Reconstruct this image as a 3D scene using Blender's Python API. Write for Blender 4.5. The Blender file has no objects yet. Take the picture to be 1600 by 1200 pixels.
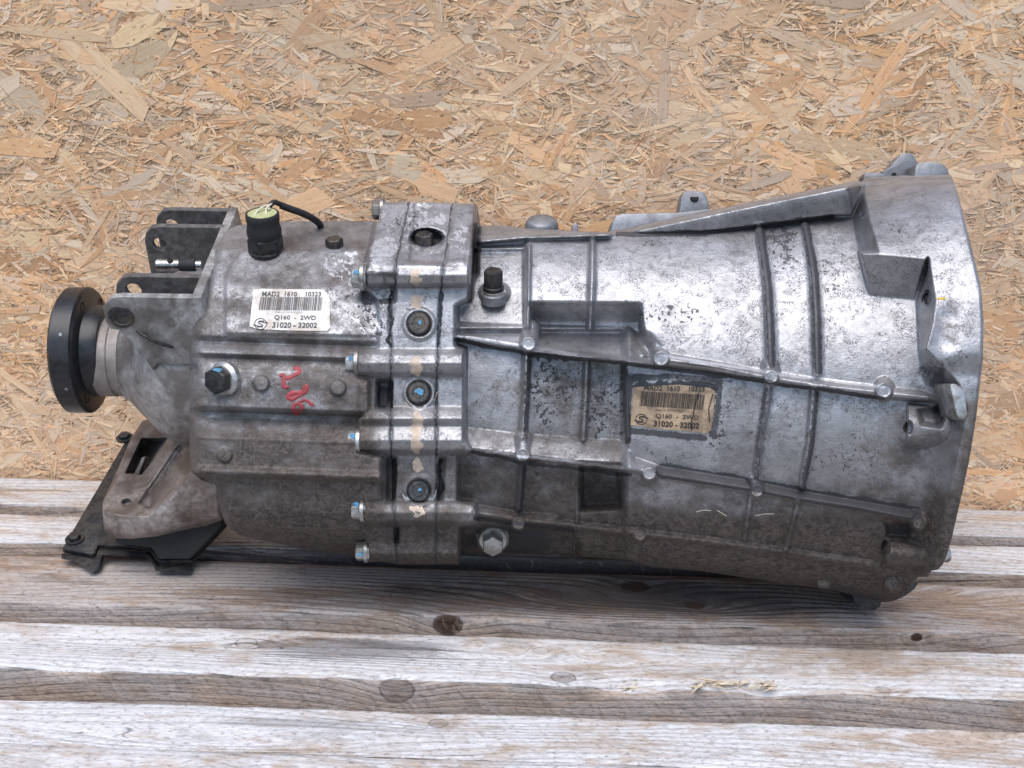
import bpy, bmesh, math, random
import numpy as np
from mathutils import Vector, Matrix

random.seed(7)
RNG = np.random.default_rng(11)
SC = bpy.context.scene
COL = SC.collection
R = math.radians

# ------------------------------------------------------------------ camera, sky, sun, exposure
PITCH, ROLL, CAM_H, DIST, FPX = 17.0, 1.85, 0.438, 0.95, 1900.0
cam_data = bpy.data.cameras.new('camera')
cam = bpy.data.objects.new('camera', cam_data)
COL.objects.link(cam)
cam_data.sensor_fit = 'HORIZONTAL'
cam_data.sensor_width = 36.0
cam_data.lens = 36.0 * FPX / 1600.0
cam_data.clip_start = 0.02
cam_data.clip_end = 200.0
CAM_M = (Matrix.Translation((0, 0, CAM_H)) @ Matrix.Rotation(R(90 - PITCH), 4, 'X') @ Matrix.Rotation(R(ROLL), 4, 'Z'))
cam.matrix_world = CAM_M
SC.camera = cam

SUN_EL, SUN_AZ = R(66), R(196)          # azimuth clockwise from +Y: behind the viewer, a little to the left
world = bpy.data.worlds.new('World')
SC.world = world
world.use_nodes = True
wn = world.node_tree
bg = wn.nodes['Background']
sky = wn.nodes.new('ShaderNodeTexSky')
sky.sky_type = 'NISHITA'
sky.sun_disc = False
sky.sun_elevation = SUN_EL
sky.sun_rotation = SUN_AZ
sky.air_density = 1.0
sky.dust_density = 1.0
sky.ozone_density = 1.0
wn.links.new(sky.outputs[0], bg.inputs[0])
bg.inputs[1].default_value = 0.092
sun_d = bpy.data.lights.new('sun', 'SUN')
sun_d.energy = 1.6
sun_d.angle = R(55)
sun_d.color = (1.0, 0.96, 0.92)
sun = bpy.data.objects.new('sun', sun_d)
COL.objects.link(sun)
sdir = Vector((math.sin(SUN_AZ) * math.cos(SUN_EL), math.cos(SUN_AZ) * math.cos(SUN_EL), math.sin(SUN_EL)))
sun.rotation_euler = sdir.to_track_quat('Z', 'Y').to_euler()
SC.view_settings.view_transform = 'Standard'
SC.view_settings.look = 'None'
SC.view_settings.gamma = 1.0
SC.view_settings.exposure = 1.0
SC.cycles.max_bounces = 8
SC.cycles.use_denoising = True

# ------------------------------------------------------------------ frames
GM = CAM_M @ Matrix.Translation((0, 0, -DIST))     # gearbox frame: x along its shaft, y across, z out of its side


def L(px, py, z):
    """photo pixel + height in mm above the shaft plane -> point of the gearbox frame (m)"""
    z = z / 1000.0
    k = (DIST - z) / FPX
    return np.stack([(np.asarray(px, float) - 800) * k, (600 - np.asarray(py, float)) * k,
                     np.broadcast_to(z, np.shape((np.asarray(px, float) - 800) * k))], axis=-1)


def LV(px, py, z):
    return Vector(L(px, py, z).tolist())


def ray_world(px, py):
    d = CAM_M.to_3x3() @ Vector(((px - 800) / FPX, (600 - py) / FPX, -1))
    return CAM_M.translation, d


def on_floor(px, py, z=0.0):
    o, d = ray_world(px, py)
    t = (z - o.z) / d.z
    return o + d * t


def on_wall(px, py, y):
    o, d = ray_world(px, py)
    t = (y - o.y) / d.y
    return o + d * t


# ------------------------------------------------------------------ shader helpers
class S:
    """socket wrapper with arithmetic"""
    def __init__(s, T, sock): s.T, s.k = T, sock
    def _m(s, op, b=None, c=None, rev=False):
        return s.T.math(op, *( (b, s) if rev else ((s, b) if b is not None else (s,)) ), *( (c,) if c is not None else () ))
    def __add__(s, b): return s._m('ADD', b)
    __radd__ = __add__
    def __mul__(s, b): return s._m('MULTIPLY', b)
    __rmul__ = __mul__
    def __sub__(s, b): return s._m('SUBTRACT', b)
    def __rsub__(s, b): return s._m('SUBTRACT', b, rev=True)
    def __truediv__(s, b): return s._m('DIVIDE', b)


class T:
    def __init__(s, name):
        s.m = bpy.data.materials.new(name)
        s.m.use_nodes = True
        s.nt = s.m.node_tree
        s.b = s.nt.nodes['Principled BSDF']
    def n(s, t): return s.nt.nodes.new(t)
    def put(s, sock, v):
        if isinstance(v, S): s.nt.links.new(v.k, sock)
        else: sock.default_value = v
    def math(s, op, *a, clamp=False):
        n = s.n('ShaderNodeMath'); n.operation = op; n.use_clamp = clamp
        for i, v in enumerate(a): s.put(n.inputs[i], v)
        return S(s, n.outputs[0])
    def obj(s): return S(s, s.n('ShaderNodeTexCoord').outputs['Object'])
    def uv(s): return S(s, s.n('ShaderNodeTexCoord').outputs['UV'])
    def sep(s, v):
        n = s.n('ShaderNodeSeparateXYZ'); s.put(n.inputs[0], v)
        return [S(s, o) for o in n.outputs]
    def comb(s, x=0., y=0., z=0.):
        n = s.n('ShaderNodeCombineXYZ')
        for i, v in enumerate((x, y, z)): s.put(n.inputs[i], v)
        return S(s, n.outputs[0])
    def vmul(s, v, t):
        n = s.n('ShaderNodeVectorMath'); n.operation = 'MULTIPLY'; s.put(n.inputs[0], v); n.inputs[1].default_value = t
        return S(s, n.outputs[0])
    def noise(s, v, scale=5., detail=3., rough=0.5, dist=0., col=False):
        n = s.n('ShaderNodeTexNoise')
        s.put(n.inputs['Vector'], v)
        n.inputs['Scale'].default_value = scale; n.inputs['Detail'].default_value = detail
        n.inputs['Roughness'].default_value = rough; n.inputs['Distortion'].default_value = dist
        return S(s, n.outputs[1 if col else 0])
    def attr(s, name):
        n = s.n('ShaderNodeAttribute'); n.attribute_name = name
        return n
    def step(s, v, lo, hi, a=0., b=1.):
        n = s.n('ShaderNodeMapRange'); n.interpolation_type = 'SMOOTHSTEP'
        s.put(n.inputs[0], v)
        for i, q in enumerate((lo, hi, a, b)): s.put(n.inputs[i + 1], q)
        return S(s, n.outputs[0])
    def mix(s, f, a, b, mode='MIX'):
        n = s.n('ShaderNodeMix'); n.data_type = 'RGBA'; n.blend_type = mode
        s.put(n.inputs[0], f)
        for i, v in ((6, a), (7, b)):
            if isinstance(v, S): s.put(n.inputs[i], v)
            else: n.inputs[i].default_value = (*v, 1.0)
        return S(s, n.outputs[2])
    def bump(s, h, strength, dist=0.001, prev=None):
        n = s.n('ShaderNodeBump'); n.inputs['Strength'].default_value = strength; n.inputs['Distance'].default_value = dist
        s.put(n.inputs['Height'], h)
        if prev is not None: s.put(n.inputs['Normal'], prev)
        return S(s, n.outputs[0])
    def set(s, **k):
        names = dict(col='Base Color', rough='Roughness', metal='Metallic', nrm='Normal', coat='Coat Weight', spec='Specular IOR Level')
        for a, v in k.items():
            sock = s.b.inputs[names[a]]
            if a == 'col' and not isinstance(v, S): v = (*v, 1.0)
            s.put(sock, v)
        return s.m


def mat_cast():
    t = T('cast_aluminium')
    p = t.obj()
    a = t.attr('wear_shade')
    r, g, b = (t.sep(S(t, a.outputs['Vector'])))
    n1 = t.noise(p, 900, 3, 0.6)
    n2 = t.noise(p, 230, 4, 0.65, 1.2)
    n3 = t.noise(p, 45, 4, 0.6, 0.4)
    nw = t.noise(p, 330, 2, 0.5, 1.6)
    n4 = t.noise(p, 90, 3, 0.6, 0.8)
    clean = t.mix(t.step(n3, 0.3, 0.7), (0.335, 0.33, 0.335), (0.49, 0.485, 0.505))
    clean = t.mix(t.step(n2, 0.54, 0.70) * 0.4, clean, (0.19, 0.187, 0.19))
    n5 = t.noise(p, 22, 4, 0.65, 0.6)
    clean = t.mix(t.step(n5 + (n4 - 0.5) * 0.5, 0.44, 0.66) * 0.36, clean, (0.20, 0.193, 0.19))
    brownc = t.mix(t.step(n2, 0.35, 0.65), (0.058, 0.047, 0.040), (0.15, 0.125, 0.11))
    bm = t.step(r + (n2 - 0.5) * 0.6 + (n1 - 0.5) * 0.3, 0.22, 0.80)
    dm = t.step(g + (n1 - 0.5) * 0.5 + (n2 - 0.5) * 0.4, 0.35, 0.75)
    worm = t.step(t.math('ABSOLUTE', nw - 0.5), 0.008, 0.028, 1., 0.) * t.step(n4, 0.47, 0.58)
    c = t.mix(bm, clean, brownc)
    c = t.mix(t.step(b + (n1 - 0.5) * 0.4 + (n2 - 0.5) * 0.5, 0.35, 0.6), c, (0.66, 0.66, 0.68))
    c = t.mix(worm * 0.75, c, (0.055, 0.052, 0.055))
    c = t.mix(dm * 0.92, c, (0.042, 0.040, 0.044))
    rough = (n2 * 0.25 + 0.35) + bm * 0.2
    metal = (0.80 - bm * 0.55) * (1.0 - dm * 0.8)
    h = n1 * 0.7 + n2 * 0.9 + n4 * 0.8 - worm * 0.4
    nb = t.bump(h, 0.55, 0.0006)
    return t.set(col=c, rough=rough, metal=metal, nrm=nb)


def mat_simple(name, col, rough=0.5, metal=0.0, var=0.25, scale=300, bump=0.15, dirt=None, dirt_amt=0.5):
    t = T(name)
    p = t.obj()
    n1 = t.noise(p, scale, 4, 0.6, 0.5)
    n2 = t.noise(p, scale * 0.2, 3, 0.6, 0.5)
    c = t.mix(t.step(n1, 0.3, 0.7), tuple(x * (1 - var) for x in col), tuple(min(1, x * (1 + var)) for x in col))
    if dirt: c = t.mix(t.step(n2 + (n1 - 0.5) * 0.5, 0.42, 0.62) * dirt_amt, c, dirt)
    return t.set(col=c, rough=n1 * 0.25 + (rough - 0.12), metal=metal, nrm=t.bump(n1, bump, 0.0004))


def mat_strand():
    t = T('wood_strand')
    a = t.attr('tint')
    u, v, _ = t.sep(t.uv())
    f1 = t.noise(t.comb(u * 14, v * 420, 0.), 1., 3, 0.6)
    f2 = t.noise(t.comb(u * 60, v * 1500, 3.), 1., 2, 0.6)
    f3 = t.noise(t.comb(u * 160, v * 260, 7.), 1., 2, 0.5)
    base = S(t, a.outputs['Color'])
    c = t.mix(t.step(f1, 0.38, 0.66) * 0.5, base, (0.80, 0.70, 0.60), 'MULTIPLY')
    c = t.mix(t.step(f2, 0.58, 0.72) * 0.55, c, (0.22, 0.14, 0.085))
    c = t.mix(t.step(f3, 0.64, 0.70) * 0.7, c, (0.11, 0.06, 0.04))
    g = t.noise(t.obj(), 5.5, 3, 0.5)
    c = t.mix(t.step(g, 0.4, 0.7) * 0.3, c, (0.60, 0.50, 0.41))
    return t.set(col=c, rough=0.62, spec=0.35, nrm=t.bump(f1 * 0.6 + f2 * 0.5, 0.4, 0.0004))


def mat_osb_core():
    t = T('osb_core')
    x, y, z = t.sep(t.obj())
    f = t.noise(t.comb(x * 60, 0., z * 300), 1., 4, 0.7, 1.5)
    f2 = t.noise(t.comb(x * 300, 0., z * 150), 1., 4, 0.7, 2.0)
    c = t.mix(t.step(f, 0.35, 0.65), (0.34, 0.22, 0.13), (0.62, 0.45, 0.29))
    c = t.mix(t.step(f2, 0.55, 0.7) * 0.8, c, (0.09, 0.05, 0.03))
    return t.set(col=c, rough=0.8, nrm=t.bump(f + f2, 0.7, 0.001))


def mat_wood(name, seed, light, dark, knots, grey=0.6, stain=0.35, ring=1.0, saw=0.0, wet_or_shade=(), gtone=1.0):
    """knots: (x, s, radius, darkness); s = y + z of the plank's own axes"""
    t = T(name)
    x, y, z = t.sep(t.obj())
    s = y + z
    off = seed * 1.37
    warp = t.noise(t.comb(x * 1.5 + off, s * 5.0, off), 1., 2, 0.45)
    wob = t.noise(t.comb(x * 18 + off, s * 60.0, off + 3), 1., 2, 0.5)
    v = s + (warp - 0.5) * 0.085 + (wob - 0.5) * 0.0012
    core = None
    rg = random.Random(seed * 7 + 1)
    for k in range(5):                                   # cathedral figure of flat-sawn boards
        ax, as_, lx, ls, am = -0.5 + 0.25 * k + rg.uniform(-.1, .1), rg.uniform(0.005, 0.075), rg.uniform(.07, .16), rg.uniform(.010, .022), rg.uniform(.012, .030)
        ex = (x - ax) * (1 / lx); ey = (s - as_) * (1 / ls)
        v = v + t.math('EXPONENT', (ex * ex + ey * ey) * -1.0) * am
    for kx, ks, kr, kd in knots:
        dx = (x - kx) * 0.55
        dy = s - ks
        d2 = dx * dx + dy * dy
        bump = t.math('EXPONENT', d2 * (-1.0 / (kr * 1.9) ** 2))
        v = v + bump * (kr * 1.3)
        w = t.noise(t.comb(x * 160 + off, s * 160, 0.), 1., 2, 0.5)
        dk = t.math('SQRT', ((x - kx) * 0.8) * ((x - kx) * 0.8) + dy * dy) + (w - 0.5) * kr * 0.35
        edge = t.step(dk, kr * 0.80, kr * 0.96) * t.step(dk, kr * 0.99, kr * 1.14, 1., 0.) * t.step(w, 0.25, 0.5)
        fill = t.step(dk, kr * 0.8, kr * 1.0, 1., 0.)
        e = (edge * (0.45 + 0.4 * kd), fill * kd)
        core = e if core is None else (t.math('MAXIMUM', core[0], e[0]), t.math('MAXIMUM', core[1], e[1]))
    rings = t.math('FRACT', v * (1 / 0.0068) + (warp - 0.5) * 4)
    late = t.step(rings, 0.45, 0.93) * t.step(rings, 0.95, 1.0, 1., 0.)
    fib = t.noise(t.comb(x * 32 + off, v * 800, off), 1., 4, 0.7)
    fib2 = t.noise(t.comb(x * 140 + off, s * 1100, 2.), 1., 3, 0.65)
    big = t.noise(t.comb(x * 4 + off, s * 16, off), 1., 5, 0.65, 0.8)
    big2 = t.noise(t.comb(x * 24 + off, s * 60, off + 8), 1., 5, 0.72, 0.8)
    blot = t.noise(t.comb(x * 11 + off * 2, s * 55, 5.), 1., 5, 0.7, 1.0)
    grain = t.noise(t.comb(x * 220, s * 420, off), 1., 3, 0.65)
    c = t.mix(t.step(fib, 0.32, 0.68), dark, light)
    gcol = t.mix(t.step(fib2, 0.3, 0.7), tuple(q * gtone for q in (0.57, 0.57, 0.585)), tuple(q * gtone for q in (0.86, 0.87, 0.90)))
    c = t.mix(t.step(big * 0.55 + big2 * 0.45, 0.40, 0.54) * grey, c, gcol)
    c = t.mix(late * t.step(big2, 0.36, 0.56) * 0.38 * ring, c, tuple(q * 0.42 for q in dark))
    c = t.mix(t.step(blot, 0.52, 0.68) * stain, c, tuple(q * 0.36 for q in dark))
    c = t.mix(t.step(grain, 0.53, 0.68) * 0.5, c, tuple(q * 0.40 for q in dark))
    c = t.mix(t.step(grain, 0.30, 0.44, 1., 0.) * 0.22, c, tuple(min(.9, q * 1.5) for q in light))
    fine = t.noise(t.comb(x * 9 + off, v * 300, 9.), 1., 4, 0.6, 0.2)
    c = t.mix(t.step(fine, 0.665, 0.70) * 0.8, c, (0.055, 0.042, 0.036))
    pit = t.noise(t.comb(x * 75 + off, s * 190, 1.), 1., 2, 0.5, 0.6)
    c = t.mix(t.step(pit, 0.73, 0.77) * 0.8, c, (0.06, 0.045, 0.038))
    for wx, ws, lx, ls, amt in wet_or_shade:
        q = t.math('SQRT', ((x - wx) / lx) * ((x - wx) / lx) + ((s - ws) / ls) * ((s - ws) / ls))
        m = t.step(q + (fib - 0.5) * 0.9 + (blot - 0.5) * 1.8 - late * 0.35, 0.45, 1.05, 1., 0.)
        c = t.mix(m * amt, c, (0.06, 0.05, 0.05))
    if core:
        c = t.mix(core[1], c, (0.07, 0.040, 0.028))
        c = t.mix(core[0], c, (0.035, 0.025, 0.02))
    h = fib * 0.5 + fib2 * 0.3 - late * 0.4 + grain * 0.6
    if saw:
        sw = t.noise(t.comb(x * 120 + s * 70, s * 60, off), 1., 3, 0.6, 0.9)
        c = t.mix(t.step(sw, 0.5, 0.68) * saw, c, tuple(q * 0.55 for q in dark))
        c = t.mix(t.step(sw, 0.30, 0.42, 1., 0.) * saw * 0.6, c, tuple(min(1, q * 1.25) for q in light))
        h = h + sw * 1.3
    return t.set(col=c, rough=0.78, spec=0.3, nrm=t.bump(h, 0.75, 0.0012))


# ------------------------------------------------------------------ object helpers
def link(name, me, parent=None, mats=()):
    o = bpy.data.objects.new(name, me)
    COL.objects.link(o)
    if parent is not None: o.parent = parent
    for m in mats: me.materials.append(m)
    return o


def empty(name, M=None):
    o = bpy.data.objects.new(name, None)
    o.empty_display_size = 0.05
    COL.objects.link(o)
    if M is not None: o.matrix_world = M
    return o


def mesh_np(name, verts, faces, smooth=False):
    me = bpy.data.meshes.new(name)
    me.from_pydata([tuple(map(float, v)) for v in verts], [], [tuple(map(int, f)) for f in faces])
    if smooth: me.shade_smooth()
    me.update()
    return me


def quads_mesh(name, co, q, smooth=True):
    """fast mesh from arrays: co (n,3), q (m,4)"""
    me = bpy.data.meshes.new(name)
    me.vertices.add(len(co)); me.vertices.foreach_set('co', co.astype(np.float32).ravel())
    k = q.shape[1]
    me.loops.add(q.size); me.loops.foreach_set('vertex_index', q.astype(np.int32).ravel())
    me.polygons.add(len(q))
    me.polygons.foreach_set('loop_start', np.arange(0, q.size, k, dtype=np.int32))
    me.polygons.foreach_set('use_smooth', np.full(len(q), smooth))
    me.update(calc_edges=True)
    return me


def bm_obj(name, bm, parent, m, smooth_ang=None):
    me = bpy.data.meshes.new(name)
    bmesh.ops.recalc_face_normals(bm, faces=bm.faces[:])
    if smooth_ang is not None:
        for f in bm.faces: f.smooth = True
        for e in bm.edges:
            if len(e.link_faces) == 2 and e.calc_face_angle(0) > R(smooth_ang): e.smooth = False
    bm.to_mesh(me); bm.free()
    return link(name, me, parent, [m])


def basis(axis, up=(0, 1, 0)):
    w = Vector(axis).normalized()
    u = Vector(up).cross(w)
    if u.length < 1e-3: u = Vector((1, 0, 0)).cross(w)
    u.normalize()
    v = w.cross(u)
    return u, v, w


def lathe(name, pos, axis, prof, parent, m, n=40, sharp=35, up=(0, 1, 0)):
    """prof: list of (radius, height along axis) in mm"""
    u, v, w = basis(axis, up)
    pos = Vector(pos)
    bm = bmesh.new()
    rings = []
    for r, h in prof:
        c = pos + w * (h / 1000)
        if r < 1e-6: rings.append([bm.verts.new(c)])
        else: rings.append([bm.verts.new(c + (u * math.cos(2 * math.pi * i / n) + v * math.sin(2 * math.pi * i / n)) * (r / 1000)) for i in range(n)])
    for a, b in zip(rings, rings[1:]):
        for i in range(n):
            j = (i + 1) % n
            f = [a[i % len(a)], a[j % len(a)], b[j % len(b)], b[i % len(b)]]
            f2 = []
            for q in f:
                if q not in f2: f2.append(q)
            if len(f2) > 2: bm.faces.new(f2)
    for rg in (rings[0], rings[-1]):
        if len(rg) > 2: bm.faces.new(rg)
    return bm_obj(name, bm, parent, m, sharp)


def hex_prism(name, pos, axis, r, h0, h1, parent, m, rot=0.0, cham=0.12):
    u, v, w = basis(axis)
    pos = Vector(pos)
    bm = bmesh.new()
    rings = []
    for rr, h in ((r, h0), (r, h1 - cham * r), (r * 0.9, h1)):
        rings.append([bm.verts.new(pos + w * (h / 1000) + (u * math.cos(rot + i * math.pi / 3) + v * math.sin(rot + i * math.pi / 3)) * rr / 1000) for i in range(6)])
    for a, b in zip(rings, rings[1:]):
        for i in range(6):
            bm.faces.new((a[i], a[(i + 1) % 6], b[(i + 1) % 6], b[i]))
    bm.faces.new(rings[0]); bm.faces.new(rings[-1])
    bmesh.ops.bevel(bm, geom=[e for e in bm.edges], offset=0.00035, segments=2, affect='EDGES', profile=0.6)
    return bm_obj(name, bm, parent, m, 40)


def prism(name, pts, ext, parent, m, bevel=0.001):
    """closed polygon of 3-D points extruded along the vector ext"""
    bm = bmesh.new()
    a = [bm.verts.new(Vector(p)) for p in pts]
    b = [bm.verts.new(Vector(p) + Vector(ext)) for p in pts]
    bm.faces.new(a); bm.faces.new(list(reversed(b)))
    n = len(a)
    for i in range(n): bm.faces.new((a[i], b[i], b[(i + 1) % n], a[(i + 1) % n]))
    bmesh.ops.recalc_face_normals(bm, faces=bm.faces[:])
    if bevel: bmesh.ops.bevel(bm, geom=bm.edges[:], offset=bevel, segments=2, affect='EDGES', profile=0.6, clamp_overlap=True)
    return bm_obj(name, bm, parent, m, 30)


def prism_px(name, pts, z, depth, parent, m, bevel=0.0012):
    return prism(name, [LV(x, y, z) for x, y in pts], (0, 0, -depth / 1000), parent, m, bevel)


def tube(name, pts, r, parent, m, n=10, taper=None):
    """smooth round tube through 3-D points (Catmull-Rom)"""
    P = [Vector(p) for p in pts]
    Q = [P[0]] + P + [P[-1]]
    line = []
    for i in range(1, len(Q) - 2):
        for k in range(8):
            t = k / 8
            a, b, c, d = Q[i - 1], Q[i], Q[i + 1], Q[i + 2]
            line.append(0.5 * ((2 * b) + (c - a) * t + (2 * a - 5 * b + 4 * c - d) * t * t + (3 * b - a - 3 * c + d) * t ** 3))
    line.append(P[-1])
    bm = bmesh.new(); rings = []
    nrm = Vector((0.2, 0.3, 1)).normalized()
    for i, p in enumerate(line):
        tg = (line[min(i + 1, len(line) - 1)] - line[max(i - 1, 0)]).normalized()
        u = tg.cross(nrm).normalized(); v = tg.cross(u)
        rings.append([bm.verts.new(p + (u * math.cos(2 * math.pi * k / n) + v * math.sin(2 * math.pi * k / n)) * r / 1000) for k in range(n)])
    for a, b in zip(rings, rings[1:]):
        for k in range(n): bm.faces.new((a[k], a[(k + 1) % n], b[(k + 1) % n], b[k]))
    bm.faces.new(rings[0]); bm.faces.new(rings[-1])
    return bm_obj(name, bm, parent, m, 50)


# ------------------------------------------------------------------ numpy fields
def vnoise(x, y, seed):
    rg = np.random.default_rng(seed)
    tab = rg.random((256, 256))
    xi, yi = np.floor(x).astype(int), np.floor(y).astype(int)
    fx, fy = x - xi, y - yi
    fx, fy = fx * fx * (3 - 2 * fx), fy * fy * (3 - 2 * fy)
    g = lambda a, b: tab[a % 256, b % 256]
    return (g(xi, yi) * (1 - fx) + g(xi + 1, yi) * fx) * (1 - fy) + (g(xi, yi + 1) * (1 - fx) + g(xi + 1, yi + 1) * fx) * fy


def fbm(x, y, seed, o=4, gain=0.55):
    s, a, t = 0, 1.0, 0
    for k in range(o):
        s = s + a * vnoise(x * 2 ** k + k * 17.3, y * 2 ** k + k * 9.1, seed + k); t += a; a *= gain
    return s / t


def sst(v, lo, hi):
    t = np.clip((v - lo) / (hi - lo), 0, 1)
    return t * t * (3 - 2 * t)


def blur(a, sg):
    r = int(3 * sg + 1); k = np.exp(-0.5 * (np.arange(-r, r + 1) / sg) ** 2); k /= k.sum()
    p = np.pad(a, r, mode='edge')
    p = sum(k[i] * p[i:i + a.shape[0], :] for i in range(2 * r + 1))
    return sum(k[i] * p[:, i:i + a.shape[1]] for i in range(2 * r + 1))


def poly_sd(X, Y, pts):
    """signed distance to a polygon, negative inside"""
    P = np.array(pts, float); n = len(P)
    d = np.full(X.shape, 1e9); ins = np.zeros(X.shape, bool)
    for i in range(n):
        a, b = P[i], P[(i + 1) % n]
        e = b - a; wx, wy = X - a[0], Y - a[1]
        t = np.clip((wx * e[0] + wy * e[1]) / (e @ e + 1e-12), 0, 1)
        d = np.minimum(d, (wx - e[0] * t) ** 2 + (wy - e[1] * t) ** 2)
        c = (a[1] <= Y) != (b[1] <= Y)
        with np.errstate(divide='ignore', invalid='ignore'):
            ins ^= c & (X < a[0] + (Y - a[1]) / (b[1] - a[1] + 1e-30) * (b[0] - a[0]))
    d = np.sqrt(d)
    return np.where(ins, -d, d)


def line_d(X, Y, pts):
    """distance to a polyline and 0..1 position along it"""
    P = np.array(pts, float)
    d = np.full(X.shape, 1e9); pos = np.zeros(X.shape)
    ln = np.hypot(*(P[1:] - P[:-1]).T); cum = np.concatenate([[0], np.cumsum(ln)])
    for i in range(len(P) - 1):
        a, b = P[i], P[i + 1]; e = b - a
        t = np.clip(((X - a[0]) * e[0] + (Y - a[1]) * e[1]) / (e @ e + 1e-12), 0, 1)
        q = np.hypot(X - a[0] - e[0] * t, Y - a[1] - e[1] * t)
        m = q < d
        d = np.where(m, q, d); pos = np.where(m, (cum[i] + t * ln[i]) / cum[-1], pos)
    return d, pos


def lerp(x, pairs):
    p = np.array(pairs, float)
    return np.interp(x, p[:, 0], p[:, 1])

# ================================================================== THE SETTING
def build_ground():
    m = mat_simple('bare_ground', (0.05, 0.045, 0.04), 0.9, 0, 0.3, 60)
    me = mesh_np('ground', [(-30, -30, -0.16), (30, -30, -0.16), (30, 30, -0.16), (-30, 30, -0.16)], [(0, 1, 2, 3)])
    o = link('ground', me, None, [m]); o['kind'] = 'structure'


def make_plank(x0, x1, y0, y1, z0, z1, seed, mats, parent, chips=(), warp=0.0012):
    nx = 320
    r = 0.0014
    W, H = y1 - y0, z1 - z0
    sec = []                                    # (y, z, side) clockwise from the back top corner, seen from the left
    for t in np.linspace(r, W - r, 18): sec.append((y1 - t, z1, 0))
    for a in (30, 60): sec.append((y0 + r - r * math.sin(R(a)), z1 - r + r * math.cos(R(a)), 0))
    for t in np.linspace(r, H - r, 12): sec.append((y0, z1 - t, 1))
    sec.append((y0 + r, z0, 1)); sec.append((y1 - r, z0, 1))
    for t in np.linspace(H - r, r, 5): sec.append((y1, z1 - t, 1))
    sec = np.array(sec); ns = len(sec)
    xs = np.linspace(x0, x1, nx)
    XX, KK = np.meshgrid(xs, np.arange(ns), indexing='ij')
    Yv = np.broadcast_to(sec[:, 0], XX.shape).copy(); Zv = np.broadcast_to(sec[:, 1], XX.shape).copy()
    n1 = fbm(XX * 22, KK * 0.22, 100 + seed, 4) - 0.5
    n2 = fbm(XX * 5, Yv * 12 + Zv * 30, 200 + seed, 3) - 0.5
    n3 = fbm(XX * 70, KK * 0.9, 300 + seed, 3) - 0.5
    corner = np.exp(-((Yv - y0) ** 2 + (Zv - z1) ** 2) / 0.006 ** 2) + np.exp(-((Yv - y1) ** 2 + (Zv - z1) ** 2) / 0.006 ** 2)
    Zv += n2 * warp + n3 * 0.0006 - np.abs(n1) * corner * 0.0035
    Yv += (n2 * warp + n3 * 0.0009) * np.sign((y0 + y1) / 2 - Yv) + n1 * corner * 0.0022
    for cx, hw, dep in chips:
        k = np.clip(1 - ((XX - cx) / hw) ** 2, 0, 1) ** 0.6 * (0.6 + 0.8 * fbm(XX * 120, KK * .5, 7 + seed, 3))
        c2 = np.exp(-((Yv - y0) ** 2 + (Zv - z1) ** 2) / (dep * 1.0) ** 2)
        Zv -= k * c2 * dep * 0.9; Yv += k * c2 * dep * 0.55
    co = np.stack([XX, Yv, Zv], -1).reshape(-1, 3)
    i, j = np.meshgrid(np.arange(nx - 1), np.arange(ns), indexing='ij')
    j2 = (j + 1) % ns
    q = np.stack([i * ns + j, i * ns + j2, (i + 1) * ns + j2, (i + 1) * ns + j], -1).reshape(-1, 4)
    mi = np.broadcast_to(sec[:, 2].astype(int), (nx - 1, ns)).reshape(-1)
    # object origin at the plank's own front top edge so that the grain follows each plank
    org = np.array([0.0, y0, z1])
    me = quads_mesh('plank', co - org, q)
    bm = bmesh.new(); bm.from_mesh(me); bm.verts.ensure_lookup_table()
    bm.faces.new([bm.verts[k] for k in range(ns)]); bm.faces.new([bm.verts[(nx - 1) * ns + k] for k in reversed(range(ns))])
    bm.to_mesh(me); bm.free()
    mi = np.concatenate([mi, [1, 1]])
    for m in mats: me.materials.append(m)
    me.polygons.foreach_set('material_index', mi.astype(np.int32)); me.update()
    o = bpy.data.objects.new('plank', me); COL.objects.link(o)
    o.parent = parent; o.location = org
    return o


WALL_Y = 1.087
ROW = lambda r: on_floor(800, r).y


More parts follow.
